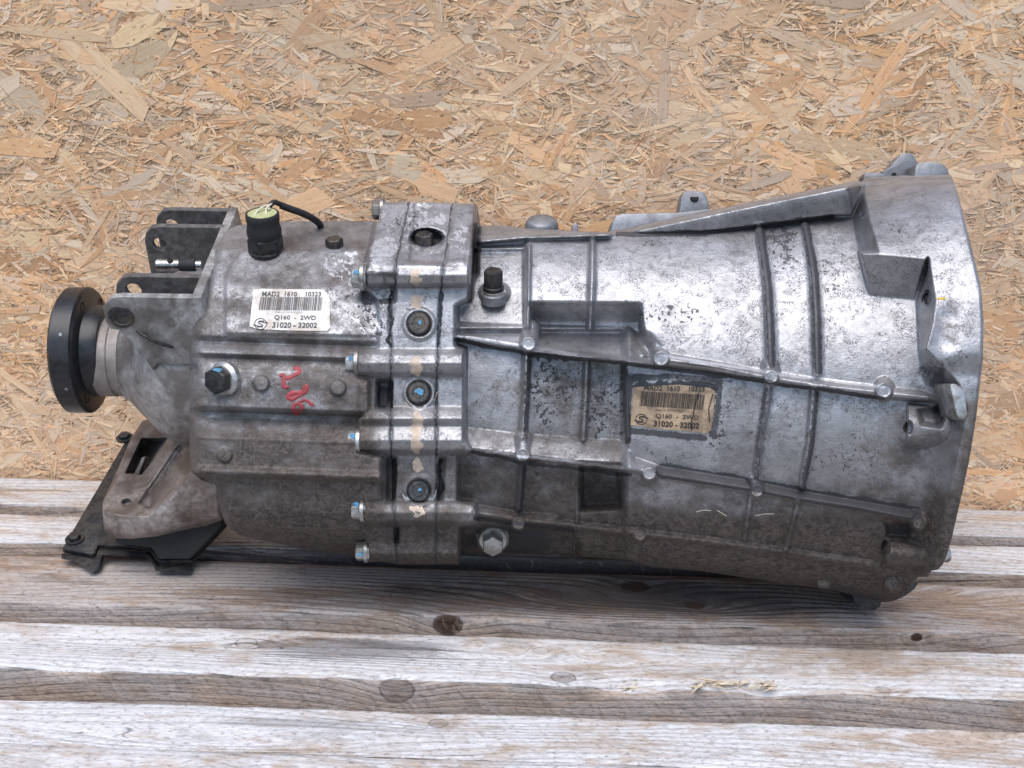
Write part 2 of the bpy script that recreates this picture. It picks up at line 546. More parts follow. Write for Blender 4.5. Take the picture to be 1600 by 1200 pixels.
def build_deck():
    deck = empty('timber_deck')
    deck['label'] = 'weathered grey timber slats with gaps lying under the gearbox'
    deck['category'] = 'deck'
    spec = [  # back row, front row (at the middle of the picture), seed
        ('far', ROW(771), ROW(812), 1), ('a', ROW(829), ROW(872), 2), ('b', ROW(891), ROW(965), 3), ('c', ROW(996), ROW(1067), 4),
        ('d', ROW(1116), ROW(1186), 5), ('e', ROW(1186) - 0.0012, ROW(1290), 6), ('f', ROW(1330), ROW(1440), 7)]
    def kn(px, py, y0, r, d):           # knot on a top face
        p = on_floor(px, py); return (p.x, p.y - y0, r, d)
    def kf(px, py, y0, r, d):           # knot on a front face
        p = on_wall(px, py, y0); return (p.x, p.z, r, d)
    for key, yb, yf, sd in spec:
        knots, chips, wet_or_shade = [], [], []
        light, dark, grey, stain, gt = (0.57, 0.47, 0.39), (0.36, 0.275, 0.21), 0.85, 0.30, 1.0
        if key == 'far': grey, stain, gt = 0.9, 0.55, 0.78
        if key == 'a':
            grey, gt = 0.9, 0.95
            p = on_floor(850, 880); wet_or_shade = [(p.x, -0.012, 0.36, 0.030, 0.8)]  # dark patch paints the gearbox's shade into this plank's colour
        if key == 'b':
            light, dark, grey, stain, gt = (0.46, 0.355, 0.275), (0.25, 0.17, 0.125), 0.5, 0.45, 0.8
            knots = [kn(992, 917, yf, 0.009, 0.85), kn(1085, 946, yf, 0.006, 0.9), kf(700, 976, yf, 0.0088, 1.0), kf(1432, 996, yf, 0.0035, 1.0)]
            p = on_floor(985, 930); wet_or_shade = [(p.x, p.y - yf, 0.19, 0.034, 0.75)]
            p = on_floor(600, 935); wet_or_shade += [(p.x + .1, p.y - yf, 0.25, 0.026, 0.5)]
        if key == 'c':
            knots = [kn(385, 1006, yf, 0.0064, 0.12), kn(845, 1018, yf, 0.0048, 0.15), kn(880, 1060, yf, 0.0068, 0.4), kn(1380, 1079, yf, 0.0042, 0.2),
                     kf(620, 1080, yf, 0.0095, 0.35)]
            chips = [(on_floor(985, 1070).x, 0.026, 0.007), (on_floor(1195, 1080).x, 0.014, 0.006), (on_floor(110, 1043).x, 0.025, 0.004)]
            p = on_floor(545, 1017); wet_or_shade = [(p.x, p.y - yf, 0.075, 0.016, 0.62)]
            p = on_floor(640, 1008); wet_or_shade += [(p.x, p.y - yf, 0.05, 0.008, 0.5)]
        if key == 'd':
            knots = [kn(685, 1130, yf, 0.005, 0.25)]
            p = on_floor(470, 1130); wet_or_shade = [(p.x, p.y - yf, 0.06, 0.007, 0.35)]
            chips = [(on_floor(205, 1148).x, .02, .004)]
        if key == 'e':
            knots = [kn(581, 1174, yf, 0.0045, 0.9)]
        top = mat_wood('weathered_wood_top', sd, light, dark, knots, grey, stain, 0.8, 0.0, wet_or_shade, gt)
        side = mat_wood('sawn_wood_side', sd + 20, (0.58, 0.46, 0.37), (0.36, 0.265, 0.205), knots, 0.4, 0.3, 0.45, 0.34, wet_or_shade if key == 'a' else (), 0.8)
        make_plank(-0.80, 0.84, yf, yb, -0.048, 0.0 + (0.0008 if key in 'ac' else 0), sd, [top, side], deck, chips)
    bm_m = mat_wood('bearer_wood', 40, (0.3, 0.22, 0.16), (0.18, 0.12, 0.08), [], 0.3, 0.3)
    for bx in (-0.55, 0.62):
        prism('bearer', [(bx - .04, .45, -.0485), (bx + .04, .45, -.0485), (bx + .04, .45, -.16), (bx - .04, .45, -.16)], (0, 0.63, 0), deck, bm_m, 0.002)
    # loose slivers standing off the split front edge of the third plank
    sm = mat_simple('splinter_wood', (0.58, 0.47, 0.34), 0.7, 0, 0.3, 400)
    rg = random.Random(3)
    for px, py, k in ((1148, 1076, 40), (978, 1079, 6)):
        bm = bmesh.new()
        for i in range(k):
            p = on_floor(px + rg.uniform(-26, 26) * (k / 20 + .4), py + rg.uniform(-7, 4))
            p.z = 0.001 + rg.uniform(0, 0.003)
            a = rg.uniform(-0.9, 0.9); ln = rg.uniform(.006, .018); w = rg.uniform(.0005, .0013)
            d = Vector((math.cos(a), math.sin(a), rg.uniform(-.2, .5))).normalized(); s = d.cross(Vector((0, 0.3, 1))).normalized() * w
            vs = [bm.verts.new(q) for q in (p - d * ln / 2, p + s, p + d * ln / 2, p - s, p + Vector((0, 0, w)), p - Vector((0, 0, w)))]
            for f in ((0, 1, 4), (1, 2, 4), (2, 3, 4), (3, 0, 4), (1, 0, 5), (2, 1, 5), (3, 2, 5), (0, 3, 5)): bm.faces.new([vs[q] for q in f])
        o = bm_obj('splinters', bm, deck, sm); o['kind'] = 'stuff'


def strand_arrays(rg, n, lmin, lmax, wmin, wmax, xr, zr, ymax, ymin):
    """irregular thin flakes lying in the board's face; returns verts (n,k,3), tints (n,3), uv (n,k,2)"""
    l = np.exp(rg.uniform(np.log(lmin), np.log(lmax), n)); w = np.exp(rg.uniform(np.log(wmin), np.log(wmax), n))
    cx = rg.uniform(*xr, n); cz = rg.uniform(*zr, n)
    an = np.where(rg.random(n) < 0.62, rg.normal(0, 0.45, n), rg.uniform(-1.57, 1.57, n))
    base = np.array([(-.5, -.40), (-.28, -.5), (.25, -.5), (.5, -.42), (.5, .42), (.28, .5), (-.24, .5), (-.5, .44)])
    P = base[None] + rg.normal(0, 1, (n, 8, 2)) * np.array([0.05, 0.07])
    P[:, [0, 7, 3, 4], 0] += rg.normal(0, 0.05, (n, 4))
    taper = rg.uniform(0.55, 1.05, (n, 1)); P[:, [0, 7], 1] *= taper; P[:, [3, 4], 1] *= rg.uniform(0.55, 1.05, (n, 1))
    bend = rg.normal(0, 0.25, (n, 1)) * (w / l)[:, None] * 3
    u = P[:, :, 0] * l[:, None]; v = P[:, :, 1] * w[:, None] + bend * P[:, :, 0] ** 2 * w[:, None]
    c, s = np.cos(an)[:, None], np.sin(an)[:, None]
    x = cx[:, None] + u * c - v * s; z = cz[:, None] + u * s + v * c
    y0 = rg.uniform(ymin, 1, n) * ymax
    y = WALL_Y - y0[:, None] + P[:, :, 0] * rg.normal(0, .0004, (n, 1)) + P[:, :, 1] * rg.normal(0, 0.0002, (n, 1))
    co = np.stack([x, y, z], -1)
    pal = np.array([(0.74, 0.53, 0.34), (0.71, 0.47, 0.28), (0.80, 0.63, 0.44), (0.64, 0.51, 0.39), (0.56, 0.37, 0.23), (0.74, 0.64, 0.52), (0.77, 0.49, 0.27)])
    k = rg.choice(len(pal), n, p=[.22, .10, .26, .17, .05, .15, .05])
    tint = pal[k] * np.array([1.09, 0.985, 0.88]) * rg.uniform(0.76, 1.14, (n, 1)) * rg.normal(1, 0.012, (n, 3))
    uv = np.stack([u + rg.uniform(0, 50, (n, 1)), v + rg.uniform(0, 50, (n, 1))], -1)
    return co, np.clip(tint, 0.02, 0.95), uv


def flakes_mesh(name, co, tint, uv):
    """flakes with a little edge thickness"""
    n = len(co)
    back = co.copy(); back[:, :, 1] += 0.00045
    V = np.concatenate([co, back], 1).reshape(-1, 3)
    b = (np.arange(n) * 16)[:, None]
    me = bpy.data.meshes.new(name)
    me.vertices.add(len(V)); me.vertices.foreach_set('co', V.astype(np.float32).ravel())
    top = b + np.arange(8)[None]
    sides = np.stack([np.stack([b[:, 0] + i, b[:, 0] + 8 + i, b[:, 0] + 8 + (i + 1) % 8, b[:, 0] + (i + 1) % 8], -1) for i in range(8)], 1).reshape(n, 32)
    loops = np.concatenate([top, sides], 1).ravel()
    me.loops.add(len(loops)); me.loops.foreach_set('vertex_index', loops.astype(np.int32))
    st = np.concatenate([[0], 8 + 4 * np.arange(8)])
    starts = (np.arange(n)[:, None] * 40 + st[None]).ravel()
    me.polygons.add(len(starts)); me.polygons.foreach_set('loop_start', starts.astype(np.int32))
    me.polygons.foreach_set('use_smooth', np.zeros(len(starts), bool))
    me.update(calc_edges=True)
    UV = np.concatenate([uv, uv], 1).reshape(-1, 2)
    ul = me.uv_layers.new(name='UVMap'); ul.data.foreach_set('uv', UV[loops].astype(np.float32).ravel())
    ca = me.color_attributes.new('tint', 'FLOAT_COLOR', 'POINT')
    C = np.ones((len(V), 4), np.float32); C[:, :3] = np.repeat(tint, 16, 0)
    ca.data.foreach_set('color', C.ravel())
    return me


def build_wall():
    wall = empty('strand_board_wall', Matrix.Translation((0, WALL_Y, -0.05)))
    wall['label'] = 'tan oriented strand board standing upright behind the gearbox'
    wall['category'] = 'board'
    inv = wall.matrix_world.inverted()
    def loc(o): o.parent = wall; o.matrix_parent_inverse = inv
    core = prism('core', [(-1.0, WALL_Y, -.05), (1.0, WALL_Y, -.05), (1.0, WALL_Y, .615), (-1.0, WALL_Y, .615)], (0, 0.018, 0), None, mat_osb_core(), 0.0)
    loc(core)
    m = mat_strand()
    rg = np.random.default_rng(5)
    xr, zr = (-0.78, 0.80), (-0.03, 0.605)
    small = strand_arrays(rg, 74000, .004, .022, .0006, .0026, xr, zr, .0012, .1)
    mid = strand_arrays(rg, 9500, .016, .066, .0026, .010, xr, zr, .0010, .1)
    big = strand_arrays(rg, 300, .035, .095, .007, .021, (-.56, .58), (-.02, .46), .00116, .50)
    wide = strand_arrays(rg, 160, .035, .095, .007, .021, xr, (.44, .60), .0011, .5)
    allc = [np.concatenate(a) for a in zip(small, mid, wide)]
    o = link('strands', flakes_mesh('strands', *allc), None, [m]); o['kind'] = 'stuff'; loc(o)
    for i in range(300):
        o = link('strand', flakes_mesh('strand', big[0][i:i + 1], big[1][i:i + 1], big[2][i:i + 1]), None, [m]); loc(o)


build_ground()
build_deck()
build_wall()

# ================================================================== THE GEARBOX
# The casting is sculpted as a height map over the side that lies uppermost, closed by a rounded back.
STEP = 1.2
gx = np.arange(292, 1545, STEP); gy = np.arange(262, 962, STEP)
X, Y = np.meshgrid(gx, gy)


def profile(Yv, knots):
    k = np.array(knots, float); return np.interp(Yv, k[:, 0], k[:, 1])


OUT = [(372, 352), (445, 346), (592, 345), (594, 316), (640, 315), (745, 319), (747, 352), (790, 352), (822, 357), (948, 363), (1000, 352),
       (1100, 331), (1220, 306), (1341, 282), (1352, 277), (1430, 273), (1486, 273), (1493, 291), (1502, 322), (1510, 355), (1522, 402), (1533, 450),
       (1537, 500), (1536, 560), (1530, 610), (1525, 655), (1514, 722), (1500, 785), (1488, 838), (1480, 866), (1473, 882), (1466, 890), (1455, 892),
       (1450, 901), (1434, 902), (1420, 922), (1400, 938), (1384, 941), (1360, 936), (1300, 922), (1200, 908), (1100, 893), (1020, 886), (985, 876), (900, 868),
       (760, 862), (720, 868), (718, 882), (622, 882), (600, 878), (573, 878), (571, 872), (470, 857), (372, 836), (352, 818), (341, 790), (338, 758), (318, 752),
       (299, 738), (296, 700), (297, 560), (298, 520), (305, 470), (330, 400), (350, 362)]

# --- rear case
Yr = Y - 0.034 * (X - 450) * sst(Y, 385, 520)
Zr = profile(Yr, [(340, -6), (349, 14), (384, 52), (390, 60), (450, 86), (520, 105), (529, 106), (538, 100), (549, 109), (556, 112), (563, 106), (570, 108),
                  (600, 111), (641, 111), (645, 99), (656, 99), (672, 106), (688, 113), (693, 112), (732, 111), (738, 116), (745, 115), (749, 102), (772, 98),
                  (800, 92), (826, 76), (845, 55), (862, 20), (880, -10)])
edge = np.where(Yr > 750, 342 + 0.0 * X, 297 + 0.0 * X) + np.where(Y < 520, np.clip((520 - Y) * 0.26, 0, 60), 0)
t = np.clip((X - edge) / 20, 0, 1)
Zr = Zr - 34 * (1 - np.sqrt(1 - (1 - t) ** 2))
# raised pad under the sticker, shallow casting facets
Zr += 2.2 * (1 - sst(poly_sd(X, Y, [(352, 430), (375, 392), (590, 388), (590, 525), (352, 522)]), -3, 3))
Zr += 2.0 * (1 - sst(poly_sd(X, Y, [(330, 575), (520, 580), (560, 600), (560, 650), (330, 640)]), -3, 3))

# --- bell housing, built up over a swelling barrel
xs = gx
yc = lerp(X, [(690, 592), (1000, 606), (1200, 618), (1440, 605), (1540, 590)])
yt = lerp(X, [(690, 356), (925, 343), (1200, 322), (1330, 300), (1450, 268), (1540, 250)])
yb = lerp(X, [(690, 878), (900, 884), (1100, 906), (1280, 930), (1400, 948), (1540, 960)])
rz = lerp(X, [(690, 98), (820, 102), (1000, 112), (1200, 128), (1350, 140), (1440, 145), (1540, 147)])
q = np.where(Y < yc, (yc - Y) / (yc - yt), (Y - yc) / (yb - yc))
Zb = rz * np.clip(1 - np.clip(q, 0, 1) ** 2.15, 0, 1) ** (1 / 2.15) - 12 * np.clip(q - 1, 0, 2)
# sides left of the bulge are set back
back = 1 - sst(X, 968, 984)
pan = back * sst(Y, 512, 520)
Zb -= 15 * pan
# pocket behind the black switch and the raised panel beside it
Zb -= 10 * (1 - sst(poly_sd(X, Y, [(715, 392), (819, 390), (821, 520), (715, 520)]), -3, 4))
Zb += 6 * (1 - sst(poly_sd(X, Y, [(823, 372), (1100, 350), (1400, 300), (1400, 610), (1200, 585), (1100, 571), (1036, 562), (1002, 556), (1000, 476), (823, 474)]), -4, 3)) * (1 - sst(X, 1060, 1300))
low = sst(Y, 470, 507) * (1 - sst(poly_sd(X, Y, [(829, 470), (999, 474), (1003, 512), (1012, 534), (1034, 553), (1034, 568), (829, 546)]), -2, 2))
Zb -= 30 * low
# small pocket above the drain plug and beside the lower bulge
Zb -= 26 * (1 - sst(poly_sd(X, Y, [(906, 725), (968, 728), (974, 792), (906, 796)]), -7, 6))
Zb -= 16 * (1 - sst(poly_sd(X, Y, [(722, 822), (890, 826), (905, 850), (905, 890), (722, 890)]), -3, 6))

# --- middle block and flanges
lean = -0.21 * np.clip(430 - Y, 0, 200)
Zm = profile(Y, [(310, 36), (318, 46), (411, 112), (416, 115), (430, 117.5), (444, 113), (449, 101), (470, 101), (540, 104), (546, 104), (553, 112), (567, 116.5), (582, 112),
                 (590, 104), (636, 104), (641, 108), (654, 113.5), (666, 108.5), (672, 110), (688, 114), (703, 110), (711, 98), (782, 90), (786, 96), (801, 100), (816, 95),
                 (821, 78), (848, 68), (854, 68), (866, 68), (878, 52), (886, 30)])
MB = [(595, 300), (571, 424), (568, 452), (590, 470), (592, 543), (558, 548), (557, 588), (577, 594), (577, 640), (560, 655), (560, 707), (597, 714),
      (597, 783), (566, 786), (566, 819), (577, 824), (574, 846), (574, 890), (718, 890), (720, 822), (745, 816), (742, 786), (716, 783), (716, 713),
      (735, 706), (726, 690), (726, 546), (712, 540), (712, 478), (733, 468), (735, 420), (746, 300)]
mB = 1 - sst(poly_sd(X, Y, MB), -1.5, 2.5)
side = np.where(X < 650, Zr, Zb)
join = sst(X, 585, 700)
Z = Zr * (1 - join) + Zb * join
Z = np.where(X < 600, Zr, np.where(X > 700, Zb, Z))
Z = Z * (1 - mB) + Zm * mB
# fill the left front face of the upper block, seat of the left bolt
Z -= 8 * (1 - sst(poly_sd(X, Y, [(568, 428), (618, 430), (617, 470), (568, 470)]), -2, 3))
# dark slots beside the waists
for pl, d in (([(590, 594), (611, 594), (610, 639), (588, 639)], 18), ([(603, 714), (618, 714), (616, 784), (604, 784)], 12), ([(686, 714), (696, 714), (692, 784), (684, 784)], 8),
              ([(616, 822), (624, 822), (624, 848), (616, 848)], 8), ([(738, 352), (749, 352), (746, 430), (738, 430)], 22)):
    Z -= d * (1 - sst(poly_sd(X, Y, pl), -3, 1.5))
# insert plate and stepped well on the block top
Z -= 5.0 * (1 - sst(poly_sd(X, Y, [(648, 318), (706, 318), (696, 411), (640, 409)]), -2, 2))
Z += 2.0 * (1 - sst(poly_sd(X, Y, [(713, 318), (736, 318), (726, 412), (698, 412)]), -2, 2))
Z -= 22 * (1 - sst(np.hypot((X - 667) / 27, (Y - 373) / 14.5), 0.88, 1.05))
# split lines of the three castings
SPL = [(640, 312), (619, 412), (617, 448), (611, 470), (608, 506), (612, 545), (610, 592), (611, 640), (611, 712), (614, 786), (618, 822), (622, 890)]
SPR = [(708, 312), (693, 412), (690, 448), (687, 478), (685, 546), (682, 592), (682, 712), (683, 786), (681, 822), (682, 890)]
for sp in (SPL, SPR):
    d, _ = line_d(X, Y, sp)
    Z -= 2.6 * (1 - sst(d, 0.6, 2.2))
# ring seats of the three plate bolts
for cx, cy in ((655, 506), (655, 614), (655, 767)):
    d = np.hypot(X - cx, Y - cy)
    Z += 2.0 * (1 - sst(d, 24, 27)) - 3.5 * (1 - sst(d, 17, 19.5))
Z = blur(Z, 1.3)

LAB = np.zeros(Z.shape, int)        # which part each spot of the surface belongs to
LAB[:] = np.where(X < np.interp(Y, [p[1] for p in SPL], [p[0] for p in SPL]), 1, np.where(X < np.interp(Y, [p[1] for p in SPR], [p[0] for p in SPR]), 2, 3))
NEXT = [10]
SUBS = []                            # (label, name, owner label)


def new_lab(name, owner, mask):
    k = NEXT[0]; NEXT[0] += 1
    LAB[mask] = k; SUBS.append((k, name, owner))


# --- fin along the top of the bell
fin = [(948, 368), (1000, 352), (1100, 331), (1220, 306), (1341, 282), (1350, 290), (1331, 337), (1301, 337), (1200, 352), (1100, 362), (965, 368)]
f = poly_sd(X, Y, fin); fm = 1 - sst(f, -2, 1)
zf = lerp(X, [(940, 30), (1000, 52), (1100, 66), (1200, 72), (1345, 82)])
topd = Y - lerp(X, [(948, 363), (1000, 352), (1100, 331), (1220, 306), (1341, 282)])
zf = zf + 11 * (1 - sst(topd, 3, 60)) - 16 * (1 - sst(topd, 2, 8))
Z = np.where(fm > 0, Z * (1 - fm) + np.maximum(Z, zf) * fm, Z)
new_lab('fin', 3, f < -0.5)
# --- ledge along the top left of the bell
tl = lerp(X, [(745, 375), (822, 368), (960, 364)])
m = (1 - sst(np.abs(Y - tl), 3.5, 7)) * sst(X, 742, 748) * (1 - sst(X, 950, 962))
Z += 13 * m
new_lab('ledge', 3, m > 0.4)
# shadowed underside left of the panel
Z -= 5 * (1 - sst(poly_sd(X, Y, [(750, 382), (820, 378), (820, 386), (750, 386)]), -2, 3))


def ledge(back, front, h, w, x0, x1):
    global Z
    yb_, yf_ = lerp(X, back), lerp(X, front)
    tt = (Y - yb_) / np.maximum(yf_ - yb_, 1)
    up = np.clip(tt, 0, 1) ** 0.85 * (1 - sst(Y, yf_ + w - 1.0, yf_ + w + 2.2))
    hh = lerp(X, h)
    ends = sst(X, x0 - 4, x0 + 2) * (1 - sst(X, x1 - 2, x1 + 4))
    rnd = np.clip((Y - yf_) / w, 0, 1)
    Z += (hh * up - 1.6 * rnd ** 2 * (tt > 1) * (Y < yf_ + w)) * ends
    new_lab('ledge', 3, (tt > 0) & (Y < yf_ + w + 1.5) & (ends > 0.5))


L1 = ([(712, 503), (820, 507), (985, 512), (1003, 525), (1022, 541), (1045, 553), (1100, 562), (1200, 580), (1300, 595), (1390, 605), (1440, 611), (1470, 622)],
      [(712, 521), (820, 540), (940, 556), (1035, 563), (1100, 570), (1200, 588), (1300, 603), (1390, 613), (1450, 619), (1472, 624)])
ledge(*L1, [(712, 15), (818, 17), (834, 33), (985, 33), (1012, 20), (1045, 13), (1450, 11), (1466, 2)], 8, 714, 1466)
_b = blur(Z, 5.0); _w = 1 - sst(np.hypot((X - 1012) / 30, (Y - 538) / 22), 0.5, 1.0); Z = Z * (1 - _w) + _b * _w
L2 = ([(728, 668), (820, 679), (970, 688), (992, 715), (1035, 730), (1180, 753), (1250, 768), (1420, 797), (1450, 803)],
      [(728, 698), (815, 708), (985, 729), (1035, 741), (1180, 764), (1250, 778), (1330, 790), (1420, 808), (1450, 812)])
ledge(*L2, [(728, 16), (970, 24), (1035, 10), (1400, 10), (1442, 10)], 7, 728, 1438)
L3 = ([(742, 788), (809, 800), (862, 803), (880, 812), (995, 826), (1100, 838), (1217, 854), (1383, 878)],
      [(742, 800), (809, 811), (862, 818), (880, 820), (995, 833), (1100, 845), (1217, 861), (1383, 886)])
ledge(*L3, [(742, 14), (860, 15), (900, 8), (1383, 6)], 6, 742, 1378)


def rib(pts, w, h, owner=3):
    global Z
    h *= 1.35
    d, _ = line_d(X, Y, pts)
    Z = Z + h * (1 - sst(d, w * 0.30, w * 0.62)) + h * 0.18 * (1 - sst(d, w * .4, w * 1.3))
    new_lab('rib', owner, d < w * 0.56)


rib([(926, 372), (925, 440), (922, 512)], 8, 7)
rib([(826, 385), (824, 470), (826, 508)], 8, 4)
rib([(823, 552), (821, 620), (816, 683)], 9, 8)
rib([(917, 562), (915, 620), (911, 686)], 9, 6)
rib([(1186, 358), (1194, 410), (1199, 450), (1202, 505), (1204, 575)], 12, 6)
rib([(1257, 350), (1266, 395), (1271, 430), (1275, 490), (1277, 585)], 11, 6)
rib([(1200, 602), (1196, 640), (1188, 680), (1181, 747)], 10, 5)
rib([(1272, 610), (1269, 655), (1265, 693), (1253, 760)], 11, 5)
rib([(1173, 777), (1168, 810), (1163, 842)], 9, 4)
rib([(1247, 783), (1238, 822), (1227, 858)], 9, 4)
rib([(815, 722), (812, 770), (810, 795)], 9, 8)
rib([(906, 728), (904, 770), (901, 815)], 7, 4)
rib([(899, 830), (897, 868)], 6, 4)
rib([(975, 564), (977, 620), (980, 684)], 8, 3)


def boss(x, y, r, ux, uy, h, cap=2.0):
    """round lug that grows out of the casting from (ux, uy) to its flat face at (x, y)"""
    global Z
    d, tt = line_d(X, Y, [(ux, uy), (x, y)])
    i = int((y - gy[0]) / STEP); j = int((x - gx[0]) / STEP)
    i0 = int((uy - gy[0]) / STEP); j0 = int((ux - gx[0]) / STEP)
    zt = Z[max(i - 3, 0):i + 4, j - 3:j + 4].max() + h; z0 = Z[i0, j0]
    body = z0 + (zt - z0) * tt - 9 * np.clip(d / r, 0, 1) ** 2.5
    mk = 1 - sst(d, r - 1.2, r + 1.6)
    Zn = np.where(mk > 0, Z * (1 - mk) + np.maximum(Z, body) * mk, Z)
    e = np.hypot(X - x, Y - y); mc = 1 - sst(e, r - 3.4, r - 1.0)
    Zn = Zn * (1 - mc) + (zt - cap * (1 - sst(e, r - 6.5, r - 4.5)) * 0.35) * mc
    Z = Zn
    new_lab('boss', 3, (d < r + 0.5))


for a in ((826, 537, 14, 829, 512, 4), (1033, 560, 15, 1030, 540, 5), (1205, 589, 14, 1203, 572, 4), (1381, 610, 15.5, 1383, 588, 5), (817, 711, 13.5, 818, 686, 4),
          (1015, 740, 13.5, 1018, 724, 3), (1183, 767, 13, 1178, 748, 4), (1436, 816, 14, 1424, 796, 6), (810, 818, 13, 812, 802, 4),
          (1000, 836, 12, 998, 826, 1.5), (1287, 914, 13, 1285, 906, 2), (1393, 911, 14, 1391, 900, 5)):
    boss(*a)
# rear case bosses
for x, y, r, h in ((408, 599, 13, 4), (528, 606, 13, 4), (351, 711, 12, 2.2), (409, 813, 12, 1.6), (588, 440, 14, 2.5), (571, 607, 0.1, 0)):
    if h:
        e = np.hypot(X - x, Y - y)
        Z += h * (1 - sst(e, r - 2.5, r + 1.2))
        new_lab('boss', 1, e < r + 0.4)
# round boss under the black switch
e = np.hypot((X - 773) / 24, (Y - 458) / 19)
Z += 9 * (1 - sst(e, 0.72, 1.08)) * sst(Y, 435, 452)
new_lab('boss', 3, e < 0.98)

# --- bell flange: pad at the top right, rim down the right edge
zbody = Z.copy()
A = [(1331, 335), (1340, 380), (1350, 425), (1358, 462)]; B = [(1346, 288), (1357, 340), (1373, 395), (1358, 466)]
xa = np.interp(Y, [280, 335, 380, 425, 462], [1322, 1331, 1340, 1350, 1358]); xb = np.interp(Y, [280, 288, 340, 395, 462], [1344, 1347, 1358, 1374, 1360])
padh = 38 * np.clip((X - xa) / np.maximum(xb - xa, 2), 0, 1)
pad_mask = sst(Y, 272, 276) * (1 - sst(Y, 393 + (X - 1373) * 0.1, 397 + (X - 1373) * 0.1) * (X < 1452)) * (1 - sst(Y, 400, 470))
pk = np.clip((Y - 397 - (X - 1373) * 0.1) / 66, 0, 1)            # sloping underside of the pad
under = 38 * (1 - pk) * (X > xa) * (X < np.interp(Y, [400, 466], [1450, 1430])) * (Y > 393) * (Y < 468)
c1 = np.interp(Y, [390, 400, 464, 556, 600, 640, 700, 800, 870, 950], [1447, 1448, 1431, 1436, 1436, 1440, 1428, 1420, 1412, 1390])
c2 = np.interp(Y, [390, 400, 470, 507, 545, 600, 640, 700, 800, 870, 950], [1449, 1450, 1462, 1457, 1446, 1500, 1512, 1500, 1478, 1462, 1450])
rim = 38 * np.clip((X - c1) / np.maximum(c2 - c1, 2), 0, 1) * sst(Y, 376, 384)
soft = sst(Y, 545, 590)
tt = np.clip((X - c1) / np.maximum(c2 - c1, 2), 0, 1)
rim = rim * (1 - soft) + 32 * tt ** 1.7 * soft
add = np.maximum(np.maximum(padh * pad_mask, under), rim)
Z = zbody + blur(add, 0.9)
# top strip of the pad folds back
Z -= 30 * (1 - sst(Y, 272, 289)) * (X > 1344)
# edges of the flange roll over towards the rim face
new_lab('flange', 3, (add > 30.0) | ((X > c2) & (Y > 392)) | ((X > xb) & (Y < 400) & (X > 1340)))
# scuffed stain hollow beside the lug
Z -= 2.5 * (1 - sst(line_d(X, Y, [(1480, 500), (1474, 535)])[0], 2, 30))
# bolt hole in the lug
Z -= 9 * (1 - sst(np.hypot((X - 1450) / 6.5, (Y - 465) / 13), 0.8, 1.1))
Z -= 6 * (1 - sst(np.hypot((X - 1348) / 3, (Y - 335) / 5), 0.7, 1.1))


def barrel(x0, y0, x1, y1, r, h, name='lug'):
    """horizontal round lug"""
    global Z
    d, tt = line_d(X, Y, [(x0, y0), (x1, y1)])
    cut = sst((X - x0) * (x1 - x0) + (Y - y0) * (y1 - y0), -40, 60)
    prof = np.sqrt(np.clip(1 - (d / r) ** 2, 0, 1))
    i = int(((y0 + y1) / 2 - gy[0]) / STEP); j = int((x0 - 8 - gx[0]) / STEP)
    z0 = Z[i, j]
    mk = (d < r) * cut
    Z = np.where(mk > 0, np.maximum(Z, (z0 - 4 + h * prof)) * cut + Z * (1 - cut), Z)
    new_lab(name, 3, (d < r) & (cut > 0.5) & (X < max(x0, x1)))


barrel(1417, 665, 1482, 667, 35, 27)
Z -= 14 * (1 - sst(poly_sd(X, Y, [(1432, 640), (1470, 634), (1476, 655), (1470, 668), (1440, 664)]), -6, 3))
Z -= 9 * (1 - sst(np.hypot((X - 1421) / 5, (Y - 668) / 11), 0.7, 1.1))
barrel(1384, 861, 1476, 867, 21, 27)
Z -= 10 * (1 - sst(np.hypot((X - 1384) / 6, (Y - 856) / 12), 0.7, 1.1))
Z -= 8 * (1 - sst(poly_sd(X, Y, [(1384, 818), (1424, 818), (1420, 842), (1388, 838)]), -4, 4))
# undulation of the cast skin
Z += (fbm(X / 38, Y / 30, 21, 3) - 0.5) * 0.6 + (fbm(X / 9, Y / 8, 31, 3) - 0.5) * 0.16
Z = blur(Z, 0.75)


def zat(px, py):
    fi = np.clip((np.asarray(py, float) - gy[0]) / STEP, 0, len(gy) - 1.001); fj = np.clip((np.asarray(px, float) - gx[0]) / STEP, 0, len(gx) - 1.001)
    i, j = np.floor(fi).astype(int), np.floor(fj).astype(int); a, b = fi - i, fj - j
    return (Z[i, j] * (1 - b) + Z[i, j + 1] * b) * (1 - a) + (Z[i + 1, j] * (1 - b) + Z[i + 1, j + 1] * b) * a


# --- wear: brown road dirt, black oil, bare rubbed metal, plus painted recess shade and highlights
n_big = fbm(X / 90, Y / 60, 41, 4); n_mid = fbm(X / 26, Y / 20, 51, 4); n_fin = fbm(X / 5.0, Y / 4.2, 61, 3)
wx = X + 9 * (fbm(X / 11, Y / 11, 71, 3) - 0.5); wy = Y + 9 * (fbm(X / 11, Y / 11, 81, 3) - 0.5)
worm = 1 - sst(np.abs(fbm(wx / 6.2, wy / 5.0, 91, 2, .45) - 0.5), 0.008, 0.05)
brown = 0.10 + 0.0 * X
rear = 1 - sst(X, 560, 620)
brown += rear * (0.44 + 0.28 * sst(Y, 640, 720)) + 0.30 * sst(Y, 800, 850) + 0.22 * (1 - sst(X, 680, 760)) * sst(Y, 780, 830)
brown += 0.28 * sst(Y - 0.05 * (X - 1000), 770, 810) * sst(X, 900, 1000) + 0.12 * sst(X, 1330, 1440)
brown += 0.16 * rear * sst(X, 480, 560) * sst(Y, 560, 600)
brown += 0.35 * (1 - sst(np.hypot((X - 1485) / 34, (Y - 500) / 46), 0.5, 1.1)) + 0.25 * sst(X, 1425, 1500) * sst(Y, 560, 660)
